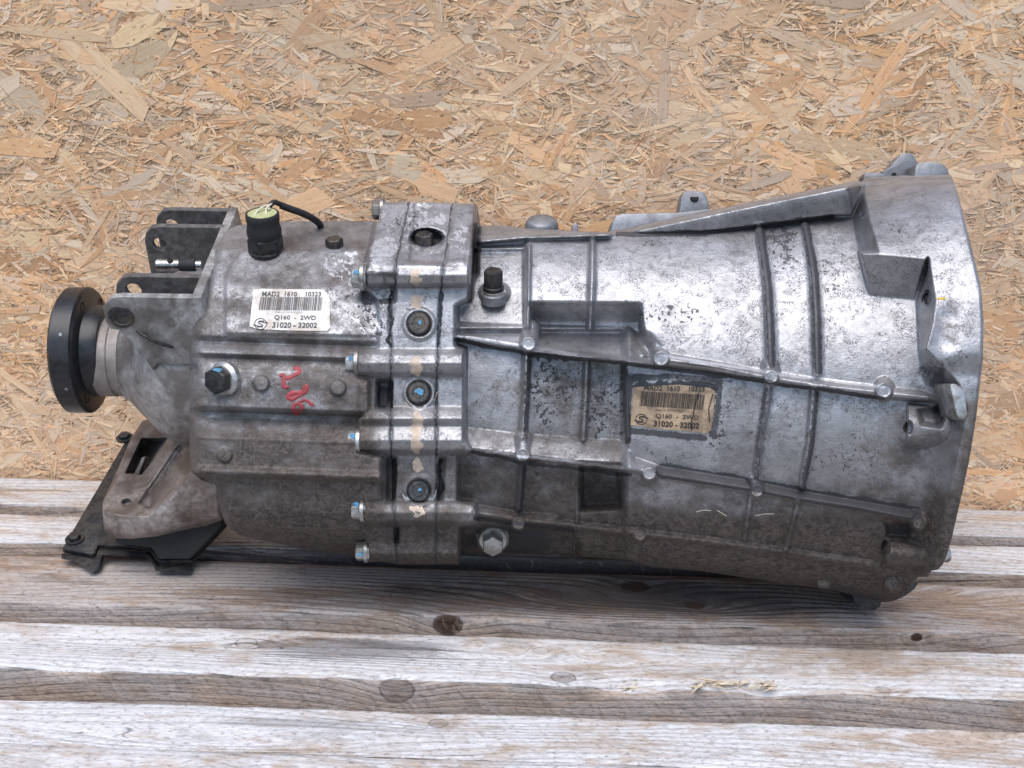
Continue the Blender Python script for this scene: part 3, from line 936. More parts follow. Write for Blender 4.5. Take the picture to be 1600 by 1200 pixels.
brown += 0.14 * (1 - sst(np.hypot((X - 1390) / 70, (Y - 710) / 55), 0.4, 1.1))
brown += 0.22 * back * sst(Y, 535, 560) * sst(X, 730, 860) + 0.14 * sst(Y + 0.06 * (X - 1000), 520, 620) * (1 - rear) + 0.30 * sst(Y - 0.07 * (X - 1000), 705, 760) * (1 - rear)
brown -= 0.14 * (1 - sst(Y - 0.09 * (X - 800), 500, 600)) * sst(X, 690, 740)
brown += (n_mid - 0.5) * 0.6 + (n_big - 0.5) * 0.35
dark = 0.0 * X


def blotch(cx, cy, rx, ry, amt, soft=0.5):
    return amt * (1 - sst(np.hypot((X - cx) / rx, (Y - cy) / ry) + (n_mid - 0.5) * 1.2, 1 - soft, 1.1))


spk = sst(n_fin, 0.44, 0.70)
patch = sum(blotch(*b) for b in ((1226, 392, 36, 50, .8), (1300, 425, 42, 70, .55), (1060, 492, 58, 15, 1.0), (865, 600, 52, 60, .6), (760, 625, 40, 60, .3), (950, 640, 40, 50, .7), (1120, 650, 70, 55, .55),
                                 (1060, 375, 110, 22, .5), (860, 700, 80, 40, .5), (640, 360, 55, 45, .6), (590, 495, 30, 40, .9), (560, 480, 50, 60, .4), (1330, 710, 60, 50, .5),
                                 (870, 770, 60, 40, .6), (520, 440, 60, 60, .3), (660, 460, 40, 60, .45), (1390, 560, 60, 50, .2), (900, 430, 80, 40, .22), (1430, 340, 80, 60, .42), (880, 620, 100, 70, .35), (1060, 700, 110, 60, .35), (1240, 690, 70, 70, .3), (430, 420, 80, 40, .25)))
dark += np.clip(patch, 0, 1) * spk * 0.85 + np.clip(patch + 0.30, 0, 1) * worm * 0.75 * sst(n_mid, .38, .6)
dark += worm * sst(n_mid, 0.50, 0.62) * 0.30
for cx, cy, rx, ry, a in ((667, 368, 27, 15, .9), (1470, 605, 14, 46, .5), (1222, 370, 34, 20, .55), (1455, 580, 22, 30, .6), (938, 762, 38, 28, .35), (1462, 655, 20, 20, .5), (800, 845, 90, 26, .75), (610, 830, 30, 26, .5), (1404, 830, 26, 16, .6),
                          (600, 617, 14, 26, .9), (1330, 870, 40, 18, .35), (990, 588, 30, 9, .55), (297, 560, 26, 34, .45), (745, 480, 18, 46, .3), (1498, 560, 20, 30, .25), (1300, 930, 120, 20, .5)):
    dark += blotch(cx, cy, rx, ry, a)  # well, pocket and slot patches paint shade into the colour


def oil(pts, w, amt):
    d, _ = line_d(X + 2.5 * (n_fin - .5) * 2, Y + 2.5 * (n_mid - .5) * 2, pts)
    return amt * (1 - sst(d, w * .5, w))


for pts, w, a in (([(1188, 358), (1201, 450), (1206, 570)], 7, .75), ([(1259, 352), (1273, 430), (1279, 580)], 7, .85), ([(1198, 610), (1186, 690), (1182, 745)], 5, .5), ([(1275, 615), (1268, 695), (1254, 762)], 5, .6),
                  ([(1035, 735), (1180, 758), (1250, 772), (1430, 802)], 12, 1.1), ([(975, 568), (981, 688)], 6, .7), ([(827, 556), (821, 688)], 5, .5), ([(818, 722), (812, 800)], 6, .75),
                  ([(965, 366), (1100, 364), (1300, 338)], 5, .7), ([(1000, 512), (1004, 470)], 5, .4), ([(712, 531), (820, 552), (960, 566), (1100, 583), (1380, 622)], 4, .65),
                  ([(738, 706), (815, 722), (985, 742)], 4, .55), ([(742, 810), (900, 828)], 4, .6), ([(742, 352), (741, 430), (735, 470)], 5, .8), (SPL, 2, .6), (SPR, 2, .6), ([(984, 596), (981, 640), (981, 672), (1040, 678), (1100, 684)], 6, .6), ([(985, 592), (1050, 588), (1125, 594), (1121, 640), (1115, 680)], 6, .5)):
    dark += oil(pts, w * 1.15, a * 1.3)
bright = blotch(1075, 455, 85, 28, .40) + blotch(545, 425, 55, 45, .5) * sst(n_fin, .45, .6) + blotch(585, 500, 40, 40, .6) * sst(n_fin, .42, .56) + blotch(1245, 460, 20, 50, .35)  # first patch paints the sky highlight on the upper bell
bright += oil([(622, 415), (693, 418)], 3, .6) + oil([(712, 527), (900, 553)], 4, .55) + oil([(1040, 556), (1200, 582), (1380, 605)], 4, .6) + oil([(760, 706), (985, 732)], 4, .55)
bright += blotch(760, 395, 55, 9, .5) + blotch(665, 355, 80, 50, .75) * sst(n_fin, .42, .58) + blotch(595, 390, 30, 40, .5) + blotch(1420, 390, 90, 70, .3) * sst(n_fin, .45, .62)  # block and pad top patches paint skylight into the colour
WEAR_SHADE = np.stack([np.clip(brown, 0, 1), np.clip(dark, 0, 1), np.clip(bright, 0, 1), np.ones_like(X)], -1)

GREEN_OK = True
gearbox = empty('gearbox', GM)
gearbox['label'] = 'dirty grey aluminium gearbox with wide bell end, barcode stickers and red painted number'
gearbox['category'] = 'gearbox'
CAST = mat_cast()


def build_casting():
    sd = poly_sd(X, Y, OUT)
    ny, nx = X.shape
    ins = sd < -0.35
    fk = ins[:-1, :-1] | ins[1:, :-1] | ins[:-1, 1:] | ins[1:, 1:]
    # snap outer vertices of kept cells onto the outline
    used = np.zeros(X.shape, bool)
    used[:-1, :-1] |= fk; used[1:, :-1] |= fk; used[:-1, 1:] |= fk; used[1:, 1:] |= fk
    snap = used & ~ins
    PX, PY = X.copy(), Y.copy()
    P = np.array(OUT, float)
    sx, sy = X[snap], Y[snap]
    bd = np.full(sx.shape, 1e9); bx, by = sx.copy(), sy.copy()
    for i in range(len(P)):
        a, b = P[i], P[(i + 1) % len(P)]; e = b - a
        tt = np.clip(((sx - a[0]) * e[0] + (sy - a[1]) * e[1]) / (e @ e), 0, 1)
        cx, cy = a[0] + e[0] * tt, a[1] + e[1] * tt
        d = np.hypot(sx - cx, sy - cy); mk = d < bd
        bd[mk] = d[mk]; bx[mk] = cx[mk]; by[mk] = cy[mk]
    PX[snap], PY[snap] = bx, by
    # edges roll over
    Zc = Z - 3.0 * np.clip(1 + sd / 5.0, 0, 1) ** 2
    co = L(PX, PY, Zc)
    # smooth normals of the whole skin, kept where it is split into parts
    du = np.gradient(co, axis=1); dv = np.gradient(co, axis=0)
    nr = -np.cross(du, dv); nr /= np.linalg.norm(nr, axis=-1, keepdims=True) + 1e-12
    idx = np.arange(ny * nx).reshape(ny, nx)
    Q = np.stack([idx[:-1, :-1], idx[1:, :-1], idx[1:, 1:], idx[:-1, 1:]], -1)
    lab = LAB[:-1, :-1]
    co_f = co.reshape(-1, 3); nr_f = nr.reshape(-1, 3); we = WEAR_SHADE.reshape(-1, 4)
    def part(name, k, parent, extra=None):
        sel = fk & (lab == k)
        q = Q[sel]
        if len(q) < 6: return None
        u, inv = np.unique(q, return_inverse=True)
        me = quads_mesh(name, co_f[u], inv.reshape(-1, 4))
        ca = me.color_attributes.new('wear_shade', 'FLOAT_COLOR', 'POINT'); ca.data.foreach_set('color', we[u].astype(np.float32).ravel())
        me.normals_split_custom_set_from_vertices([tuple(v) for v in nr_f[u]])
        return link(name, me, parent, [CAST])
    owners = {1: part('rear_housing', 1, gearbox), 2: part('intermediate_plate', 2, gearbox), 3: part('bell_housing', 3, gearbox)}
    for k, name, own in SUBS: part(name, k, owners[own])
    # rounded back of the body, hung from the outline
    nxt = np.roll(P, -1, 0); D = []
    for u, v in zip(P, nxt):
        k = max(1, int(np.hypot(*(v - u)) / 9)); D += [u + (v - u) * i / k for i in range(k)]
    P = np.array(D)
    P3 = L(P[:, 0], P[:, 1], zat(P[:, 0], P[:, 1]) - 3.4)
    cy = (600 - np.interp(P[:, 0], [300, 700, 1000, 1540], [590, 595, 606, 600])) * 0.0005
    R1 = P3.copy(); R1[:, 2] = np.minimum(P3[:, 2] - 0.004, -0.012)
    rings = [P3, R1]
    P3 = R1
    for a in (10, 25, 45, 65, 80, 90):
        k = P3.copy()
        k[:, 1] = cy + (P3[:, 1] - cy) * math.cos(R(a)); k[:, 0] = P3[:, 0] + (0.12 - P3[:, 0]) * 0.02 * math.sin(R(a))
        zb = -0.125 * math.sin(R(a)); k[:, 2] = P3[:, 2] * (1 - math.sin(R(a))) + zb
        rings.append(k)
    n = len(P)
    V = np.concatenate(rings); F = []
    for r in range(len(rings) - 1):
        for i in range(n): F.append((r * n + i, r * n + (i + 1) % n, (r + 1) * n + (i + 1) % n, (r + 1) * n + i))
    me = mesh_np('case_back', V, F, True)
    ca = me.color_attributes.new('wear_shade', 'FLOAT_COLOR', 'POINT')
    ca.data.foreach_set('color', np.tile(np.array([0.5, 0.1, 0, 1], np.float32), len(V)))
    link('case_back', me, gearbox, [CAST])


build_casting()

# ------------------------------------------------------------------ materials of the fitted pieces
BLACK = mat_simple('black_metal', (0.022, 0.023, 0.026), 0.45, 0.3, 0.35, 250, 0.2, (0.10, 0.085, 0.07), 0.35)
GLOSS = mat_simple('black_flange_paint', (0.012, 0.013, 0.017), 0.34, 0.0, 0.3, 200, 0.12, (0.03, 0.028, 0.026), 0.3)
RUBBER = mat_simple('black_rubber', (0.018, 0.018, 0.019), 0.7, 0.0, 0.3, 400, 0.15)
ZINC = mat_simple('zinc_steel', (0.50, 0.50, 0.49), 0.42, 0.75, 0.2, 400, 0.2, (0.16, 0.13, 0.10), 0.7)
DARKST = mat_simple('dark_steel', (0.055, 0.055, 0.058), 0.45, 0.6, 0.35, 350, 0.3, (0.14, 0.11, 0.08), 0.5)
CHROME = mat_simple('bright_steel', (0.55, 0.55, 0.56), 0.25, 0.95, 0.15, 300, 0.1, (0.10, 0.07, 0.05), 0.6)
BRKT = mat_simple('bracket_cast_iron', (0.36, 0.35, 0.34), 0.6, 0.3, 0.4, 160, 0.6, (0.075, 0.06, 0.05), 0.7)
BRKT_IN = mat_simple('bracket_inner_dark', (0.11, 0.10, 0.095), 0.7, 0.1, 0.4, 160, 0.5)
TAIL = mat_simple('tail_cast_metal', (0.36, 0.345, 0.335), 0.5, 0.45, 0.3, 180, 0.5, (0.10, 0.08, 0.07), 0.7)
ARM = mat_simple('mount_arm_metal', (0.30, 0.265, 0.245), 0.46, 0.45, 0.3, 220, 0.5, (0.12, 0.09, 0.075), 0.8)
COLLAR = mat_simple('shaft_collar_metal', (0.33, 0.30, 0.28), 0.58, 0.4, 0.2, 200, 0.2, (0.15, 0.12, 0.10), 0.5)
GREYC = mat_simple('plain_cast_metal', (0.27, 0.275, 0.29), 0.5, 0.6, 0.25, 260, 0.4, (0.11, 0.10, 0.10), 0.5)
SEAL = mat_simple('black_sealant', (0.02, 0.021, 0.025), 0.35, 0.0, 0.3, 300, 0.3)
BLUE = mat_simple('blue_paint', (0.10, 0.29, 0.46), 0.5, 0.0, 0.3, 500, 0.2)
REDP = mat_simple('red_paint', (0.36, 0.045, 0.055), 0.55, 0.0, 0.25, 400, 0.2, (0.2, 0.04, 0.04), 0.5)
CREAM = mat_simple('cream_paint', (0.62, 0.49, 0.38), 0.6, 0.0, 0.2, 400, 0.2, (0.36, 0.28, 0.23), 0.6)
PAPER1 = mat_simple('white_sticker_paper', (0.68, 0.65, 0.61), 0.5, 0.0, 0.1, 250, 0.15, (0.42, 0.33, 0.26), 0.7)
PAPER2 = mat_simple('yellowed_sticker_paper', (0.44, 0.32, 0.21), 0.55, 0.0, 0.2, 350, 0.2, (0.17, 0.12, 0.08), 0.75)
INK = mat_simple('printing_ink', (0.06, 0.06, 0.065), 0.6, 0.0, 0.3, 600, 0.05)
INK2 = mat_simple('worn_printing_ink', (0.035, 0.028, 0.024), 0.6, 0.0, 0.3, 600, 0.05)
INKL = mat_simple('faint_printing_ink', (0.30, 0.30, 0.33), 0.6, 0.0, 0.3, 600, 0.05)
YEL = mat_simple('pale_green_potting', (0.42, 0.44, 0.22), 0.5, 0.0, 0.15, 300, 0.1)
WIRE = mat_simple('cream_wire_cover', (0.66, 0.60, 0.47), 0.45, 0.0, 0.1, 300, 0.0)
HOLE = mat_simple('hole_shade', (0.008, 0.008, 0.008), 0.9, 0.0, 0.2, 300, 0.0)  # near-black colour stands for the dark inside of holes


# ------------------------------------------------------------------ draped things
def ribbon(name, pts, w, dz, parent, m, jitter=0.0, seed=0, zf=None, taper=True, crown=0.35):
    """painted or smeared stroke lying on the casting"""
    P = np.array(pts, float)
    ln = np.concatenate([[0], np.cumsum(np.hypot(*(P[1:] - P[:-1]).T))])
    n = max(3, int(ln[-1] / 1.6)); s = np.linspace(0, ln[-1], n)
    cx, cy = np.interp(s, ln, P[:, 0]), np.interp(s, ln, P[:, 1])
    if n > 8 and len(P) > 2:
        k = np.array([.25, .5, .25])
        for _ in range(3):
            cx[1:-1] = np.convolve(cx, k, 'same')[1:-1]; cy[1:-1] = np.convolve(cy, k, 'same')[1:-1]
    tx, ty = np.gradient(cx), np.gradient(cy); q = np.hypot(tx, ty) + 1e-9
    nx_, ny_ = -ty / q, tx / q
    ww = w / 2 * (1 + jitter * 2 * (fbm(s / 6, s * 0, 500 + seed, 3) - .5)); w2 = w / 2 * (1 + jitter * 2 * (fbm(s / 6, s * 0 + 9, 600 + seed, 3) - .5))
    if taper:
        e = np.sqrt(np.clip(np.minimum(s, ln[-1] - s) / (w * 0.5), 0.05, 1)); ww, w2 = ww * e, w2 * e
    zfun = zf or zat
    cols = []
    for f, c in ((-1, 0), (-.5, .75), (0, 1), (.5, .75), (1, 0)):
        o = (ww if f < 0 else w2) * f
        x, y = cx + nx_ * o, cy + ny_ * o
        cols.append(L(x, y, zfun(x, y) + dz * (0.25 + crown * c * 2)))
    V = np.stack(cols, 1).reshape(-1, 3)
    F = [(i * 5 + k, i * 5 + k + 1, (i + 1) * 5 + k + 1, (i + 1) * 5 + k) for i in range(n - 1) for k in range(4)]
    me = mesh_np(name, V, F, True)
    return link(name, me, parent, [m])


def relief(name, out, zf, step, parent, m, skirt=0.0):
    P = np.array(out, float)
    ax = np.arange(P[:, 0].min() - step, P[:, 0].max() + 2 * step, step); ay = np.arange(P[:, 1].min() - step, P[:, 1].max() + 2 * step, step)
    A, B_ = np.meshgrid(ax, ay)
    sd = poly_sd(A, B_, out); ins = sd < -0.2 * step
    fk = ins[:-1, :-1] | ins[1:, :-1] | ins[:-1, 1:] | ins[1:, 1:]
    PX, PY = A.copy(), B_.copy()
    sn = ~ins
    sx, sy = A[sn], B_[sn]; bd = np.full(sx.shape, 1e9); bx, by = sx.copy(), sy.copy()
    for i in range(len(P)):
        a, b = P[i], P[(i + 1) % len(P)]; e = b - a
        tt = np.clip(((sx - a[0]) * e[0] + (sy - a[1]) * e[1]) / (e @ e + 1e-9), 0, 1)
        cx, cy = a[0] + e[0] * tt, a[1] + e[1] * tt; d = np.hypot(sx - cx, sy - cy); mk = d < bd
        bd[mk] = d[mk]; bx[mk] = cx[mk]; by[mk] = cy[mk]
    PX[sn], PY[sn] = bx, by
    co = L(PX, PY, zf(PX, PY)).reshape(-1, 3)
    idx = np.arange(A.size).reshape(A.shape)
    q = np.stack([idx[:-1, :-1], idx[1:, :-1], idx[1:, 1:], idx[:-1, 1:]], -1)[fk]
    u, inv = np.unique(q, return_inverse=True)
    me = quads_mesh(name, co[u], inv.reshape(-1, 4))
    o = link(name, me, parent, [m])
    if skirt:
        bm = bmesh.new(); bm.from_mesh(me)
        be = [e for e in bm.edges if len(e.link_faces) == 1]
        r = bmesh.ops.extrude_edge_only(bm, edges=be)
        vs = [v for v in r['geom'] if isinstance(v, bmesh.types.BMVert)]
        for v in vs: v.co.z -= skirt / 1000
        for f in bm.faces: f.smooth = True
        for e in be: e.smooth = False
        bm.to_mesh(me); bm.free()
    return o


def text_px(name, body, quad, parent, m, dz, bold=0.012, zf=None):
    """lettering whose box is the pixel quad (left-bottom, right-bottom, right-top, left-top)"""
    cu = bpy.data.curves.new('lettering', 'FONT'); cu.body = body; cu.offset = bold; cu.resolution_u = 3
    ob = bpy.data.objects.new('lettering', cu); COL.objects.link(ob)
    dg = bpy.context.evaluated_depsgraph_get(); dg.update()
    me = bpy.data.meshes.new_from_object(ob.evaluated_get(dg))
    bpy.data.objects.remove(ob); bpy.data.curves.remove(cu)
    n = len(me.vertices); co = np.zeros(n * 3); me.vertices.foreach_get('co', co); co = co.reshape(-1, 3)
    u = (co[:, 0] - co[:, 0].min()) / np.ptp(co[:, 0]); v = (co[:, 1] - co[:, 1].min()) / np.ptp(co[:, 1])
    Q = np.array(quad, float)
    p = (Q[0] * ((1 - u) * (1 - v))[:, None] + Q[1] * (u * (1 - v))[:, None] + Q[2] * (u * v)[:, None] + Q[3] * ((1 - u) * v)[:, None])
    c3 = L(p[:, 0], p[:, 1], (zf or zat)(p[:, 0], p[:, 1]) + dz)
    me.vertices.foreach_set('co', c3.astype(np.float32).ravel()); me.update(); me.name = name
    me.materials.clear()
    return link(name, me, parent, [m])


def smooth_z(x, y):
    s = 0
    for a, b in ((0, 0), (-6, 0), (6, 0), (0, -6), (0, 6), (4, 4), (-4, 4), (4, -4), (-4, -4)): s = s + zat(np.asarray(x) + a, np.asarray(y) + b)
    return s / 9


def sticker(out, lines, bar, emb, paper, ink, label, seed, faint):
    st = relief('sticker', out, lambda x, y: smooth_z(x, y) + 0.9 + 0.25 * (fbm(x / 7, y / 7, seed, 2) - .5), 2.0, gearbox, paper, 0.8)
    st['label'] = label
    for body, quad, mm, bold in lines: text_px('lettering', body, quad, st, mm, 1.35, bold, smooth_z)
    (x0, y0), (x1, y1), (x2, y2), (x3, y3) = bar     # left-bottom, right-bottom, right-top, left-top
    rg = random.Random(seed); V, F = [], []
    u = 0.0
    while u < 0.985:
        w = rg.choice((.006, .006, .011, .016)); g = rg.choice((.005, .006, .010, .013))
        k = len(V)
        for uu, v in ((u, 0), (u + w, 0), (u + w, .5), (u, .5), (u + w, 1), (u, 1)):
            px = (x0 * (1 - uu) + x1 * uu) * (1 - v) + (x3 * (1 - uu) + x2 * uu) * v; py = (y0 * (1 - uu) + y1 * uu) * (1 - v) + (y3 * (1 - uu) + y2 * uu) * v
            V.append(L(px, py, float(smooth_z(px, py)) + 1.35))
        F += [(k, k + 1, k + 2, k + 3), (k + 3, k + 2, k + 4, k + 5)]
        u += w + g
    link('barcode', mesh_np('barcode', V, F), st, [ink])
    cx, cy, r = emb
    ring = [(cx + r * math.cos(a), cy + r * .92 * math.sin(a)) for a in np.linspace(0, 2 * math.pi, 40)]
    parts = [ribbon('emblem', ring, 1.1, .3, st, ink, zf=lambda x, y: smooth_z(x, y) + 1.1, taper=False)]
    for pts, w in (([(cx + r * 1.15, cy - 1.6), (cx + r * .5, cy - 2.6), (cx - r * .3, cy - 4), (cx - r * .55, cy - 2), (cx, cy - .3), (cx + r * .5, cy + 1.8), (cx + r * .1, cy + 4), (cx - r * .5, cy + 3), (cx - r * 1.15, cy + 1.6)], 1.4),
                   ([(cx + r * .8, cy - 2.2), (cx + r * 1.22, cy - 1.6)], 1.9), ([(cx - r * .8, cy + 2.2), (cx - r * 1.22, cy + 1.6)], 1.9), ([(cx - r * .3, cy - 4.4), (cx + r * .6, cy - 4.6)], 1.5), ([(cx - r * .6, cy + 4.6), (cx + r * .4, cy + 4.6)], 1.5)):
        ribbon('emblem', pts, w, .3, st, ink, zf=lambda x, y: smooth_z(x, y) + 1.1, taper=False)
    return st


sticker([(396, 453), (408, 451), (452, 452), (505, 452), (510, 457), (516, 468), (515, 500), (516, 512), (511, 517), (480, 517), (440, 516), (402, 514), (390, 510), (391, 498)],
        [('MAD2  1610    10323', [(409, 463), (501, 463), (502, 456), (410, 455)], INK, .014), ('Q160  -  2WD', [(428, 500), (493, 501), (494, 493), (429, 492)], INK, .014),
         ('31020 - 32002', [(425, 512), (495, 512), (496, 504), (426, 503)], INK, .022), ('7N41U2 161034D0023', [(430, 489), (472, 489), (472, 486), (430, 486)], INKL, 0)],
        [(404, 484), (503, 485), (505, 464), (407, 464)], (407, 506, 9.5), PAPER1, INK, 'clean white barcode sticker', 3, True)
sticker([(990, 605), (1020, 603), (1060, 601), (1110, 606), (1117, 612), (1115, 640), (1111, 672), (1104, 677), (1080, 674), (1040, 671), (1010, 668), (985, 664), (987, 640)],
        [('MAD2  1610    10323', [(1006, 610), (1101, 612), (1101, 604), (1007, 601)], INK2, .02), ('Q160  -  2WD', [(1024, 654), (1091, 657), (1092, 649), (1025, 646)], INK2, .014),
         ('31020 - 32002', [(1021, 666), (1092, 670), (1093, 661), (1022, 657)], INK2, .03), ('7N41U2 161034D0023', [(1024, 642), (1068, 643), (1068, 640), (1024, 639)], INK2, 0)],
        [(999, 634), (1100, 640), (1103, 617), (1002, 611)], (1002, 655, 9.0), PAPER2, INK2, 'yellowed cracked barcode sticker with a black smear along its top', 8, False)
ribbon('tar_smear', [(988, 603), (1030, 603), (1075, 600), (1122, 606)], 12, 1.5, gearbox, SEAL, 1.1, 4, zf=smooth_z, crown=.08)
ribbon('tar_smear', [(1052, 598), (1100, 597), (1120, 602)], 7, 1.4, gearbox, SEAL, 1.0, 5, zf=smooth_z, crown=.08)
for i, pts in enumerate(([(1092, 613), (1086, 634), (1083, 648), (1080, 660), (1081, 673)], [(1114, 615), (1107, 640), (1109, 660)])):
    ribbon('sticker_crack', pts, 1.5, .5, gearbox, SEAL, .6, i, zf=lambda x, y: smooth_z(x, y) + 1.2)

num = empty('paint_number'); num.parent = gearbox
num['label'] = 'hand painted red number 286 written sideways'
for k, pts in enumerate(([(458, 578), (462, 575), (467, 575), (469, 580), (465, 584), (456, 588), (447, 591), (442, 585), (436, 588)], [(443, 588), (444, 598), (442, 604), (446, 606), (451, 604)],
                         [(475, 601), (479, 604), (479, 611), (473, 615), (462, 613), (453, 616), (450, 621), (455, 624), (463, 621), (471, 616), (475, 610), (474, 603)],
                         [(465, 630), (470, 627), (475, 624), (480, 626), (486, 631), (491, 635)], [(466, 630), (460, 632), (457, 638), (460, 644), (467, 644), (472, 640), (471, 633), (466, 630)], [(456, 643), (462, 646), (468, 648)])):
    ribbon('brush_stroke', pts, 6.6 if k < 3 else 5.2, 0.7, num, REDP, .6, k)

for k, (pts, w) in enumerate((([(650, 419), (649, 434), (652, 446)], 17), ([(645, 462), (652, 474), (655, 482)], 17), ([(652, 556), (651, 568), (653, 588)], 17), ([(651, 642), (652, 660), (650, 676), (652, 692), (650, 709)], 15),
                              ([(651, 714), (653, 728), (652, 738)], 12), ([(640, 792), (652, 797), (664, 803)], 18))):
    o = ribbon('paint_stripe', pts, w, .25, gearbox, CREAM, .9, 40 + k, taper=True)
for k, (pts, w) in enumerate((([(612, 452), (608, 480), (613, 500), (606, 530), (611, 542)], 5.5), ([(690, 456), (688, 490), (686, 520), (684, 540)], 5.5), ([(612, 594), (612, 616), (612, 638)], 4.5),
                              ([(682, 596), (681, 612), (682, 636)], 4), ([(616, 716), (617, 745), (614, 780)], 7), ([(690, 716), (685, 738), (691, 760), (685, 782)], 7),
                              ([(682, 824), (682, 848)], 6), ([(622, 824), (618, 848)], 5))):
    ribbon('gasket_sealant', pts, w, .7, gearbox, SEAL, .9, 60 + k)


# ------------------------------------------------------------------ bolts
UPV = Vector((0, math.cos(R(30)), math.sin(R(30))))


def bolt(pos, axis, r, h, m, flange=None, rot=0.0, round_head=False, wm=None):
    """hex head bolt; flange = (radius, thickness) of its washer"""
    if round_head:
        o = lathe('bolt', pos, axis, [(r, -4), (r, h * .72), (r * .86, h), (r * .55, h), (r * .5, h - .6), (0, h - .6)], gearbox, m, 28)
    else:
        o = hex_prism('bolt', pos, axis, r, -3, h, gearbox, m, rot)
    if flange:
        lathe('washer', pos, axis, [(flange[0], -1.5), (flange[0], flange[1] * .5), (flange[0] * .82, flange[1]), (r * .9, flange[1])], o, wm or m, 30)
    return o


def dab(px, py, z, rx, ry, parent, seed, m=None):
    out = [(px + rx * math.cos(a) * (1 + .35 * math.sin(3 * a + seed)), py + ry * math.sin(a) * (1 + .3 * math.cos(2 * a + seed))) for a in np.linspace(0, 2 * math.pi, 12)[:-1]]
    return relief('paint_mark', out, lambda x, y: z(x, y) if callable(z) else np.full(np.shape(x), float(z)), 2.0, parent, m or BLUE, 0.3)


for px, py, zc, r, m in ((566, 433, 103, 8.0, ZINC), (557, 567, 106, 7.6, ZINC), (560, 689, 105, 7.6, ZINC), (566, 796, 92, 7.4, ZINC), (572, 861, 60, 7.2, ZINC), (597, 328, 40, 7.5, ZINC)):
    b = bolt(LV(px, py, zc), (-1, 0, 0), r, 7.2, m, (r * 1.16, 1.8), 0.35)
    if py not in (328,):
        dab(px - 9, py - 8 if py < 800 else py + 5, zc + r * 1.0, 4.6, 3.6, b, py)
for cx, cy in ((655, 506), (655, 614), (655, 767)):
    b = bolt(LV(cx, cy, float(zat(cx, cy)) + 0.5), (0.0, 0.10, 1), 8.0, 5.5, DARKST, None, 0, True)
    z0 = float(zat(cx, cy)) + 6.0
    dab(cx + 1, cy - 2, z0 + .4, 7 if cy == 614 else 3, 5 if cy == 614 else 3, b, cy)
    lathe('washer', LV(cx, cy, float(zat(cx, cy)) + .3), (0, .1, 1), [(12.2, -1), (12.2, .9), (11.2, 1.5), (9, 1.4), (8.2, .5)], b, CREAM if cy == 614 else ZINC, 30)
bolt(LV(663, 383, float(zat(664, 383)) + 1), UPV, 6.8, 9.0, DARKST, (9.0, 1.0), .3)
bolt(LV(523, 387, float(zat(523, 387)) - .5), UPV, 6.6, 7.5, DARKST, (9.6, 1.3), .2, wm=GREYC)
b = bolt(LV(352, 592, float(zat(352, 592)) - 1), (-.42, -.13, .9), 9.6, 12.5, BLACK, (12.2, 5.0), .4, wm=ZINC)
dab(340, 578, float(zat(352, 592)) + 13.2, 8, 2.6, b, 4)
b = bolt(LV(770, 840, float(zat(770, 840)) + 4), (0.02, -.30, .95), 8.4, 17, ZINC, (12.4, 5.0), .5)
lathe('collar', LV(768, 828, float(zat(770, 840)) - 3), (0, -.22, .97), [(13.5, -8), (13.5, 3), (12, 6)], b, GREYC, 30)
for px, py in ((1005, 837), ):
    pass


# ------------------------------------------------------------------ switches on top
def oriented(name, pos, prof, m, parent, n=36, axis=UPV): return lathe(name, pos, axis, prof, parent, m, n)


p0 = LV(416, 392, float(zat(416, 392)) - 2)
sw = oriented('pressure_switch', p0, [(13, -4), (13, 1.0), (12, 1.6), (9, 1.6)], BLACK, gearbox)
hex_prism('hex_nut', p0, UPV, 13.0, 1, 12, sw, BLACK, .35)
oriented('switch_cap', p0, [(11.4, 11), (12.4, 13), (12.6, 17), (11.7, 20.5), (11.6, 22), (12.2, 26), (12.1, 29.0), (11.5, 29.8), (10.5, 29.8), (10.4, 29.2)], RUBBER, sw)
oriented('cap_filling', p0, [(10.6, 28), (10.6, 29.5), (0, 29.7)], YEL, sw)
tip = p0 + UPV * 0.0298
zt_ = tip.z * 1000
oriented('lead_grommet', tip + Vector((0.004, .003, -.004)), [(1.2, 0), (1.2, 1)], WIRE, sw, 10)
tube('lead_wire', [LV(398, 336, zt_ + 2), LV(403, 329, zt_), LV(412, 323, zt_ - 4), LV(424, 319, zt_ - 10), LV(432, 319, zt_ - 14)], 0.75, sw, WIRE, 8)
tube('lead_wire', [LV(416, 335, zt_ + 1), LV(416, 327, zt_ - 2), LV(421, 321, zt_ - 6), LV(428, 317, zt_ - 11), LV(434, 318, zt_ - 15)], 0.75, sw, WIRE, 8)
tube('cable_sleeve', [LV(421, 322, zt_ - 8), LV(428, 316, zt_ - 12), LV(438, 319, zt_ - 16), LV(444, 321, zt_ - 19)], 1.9, sw, RUBBER, 12)
tube('cable', [LV(439, 321, zt_ - 17), LV(455, 327, zt_ - 22), LV(472, 333, zt_ - 28), LV(488, 341, zt_ - 36), LV(499, 350, zt_ - 50), LV(503, 362, zt_ - 60)], 2.6, sw, RUBBER, 12)

p1 = LV(771, 459, float(zat(771, 459)) - 1)
pl = oriented('breather_plug', p1, [(9.2, -6), (9.2, .5), (8.4, 1.4), (7, 1.4)], GREYC, gearbox)
oriented('lock_ring', p1, [(7.8, 1.2), (7.8, 3.0), (7, 3.4)], ZINC, pl)
oriented('plug_cap', p1, [(7.0, 3), (7.5, 3.6), (7.5, 6.0), (6.7, 6.6), (6.7, 17.0), (6.0, 18.2), (3, 18.4), (0, 17.8)], BLACK, pl)

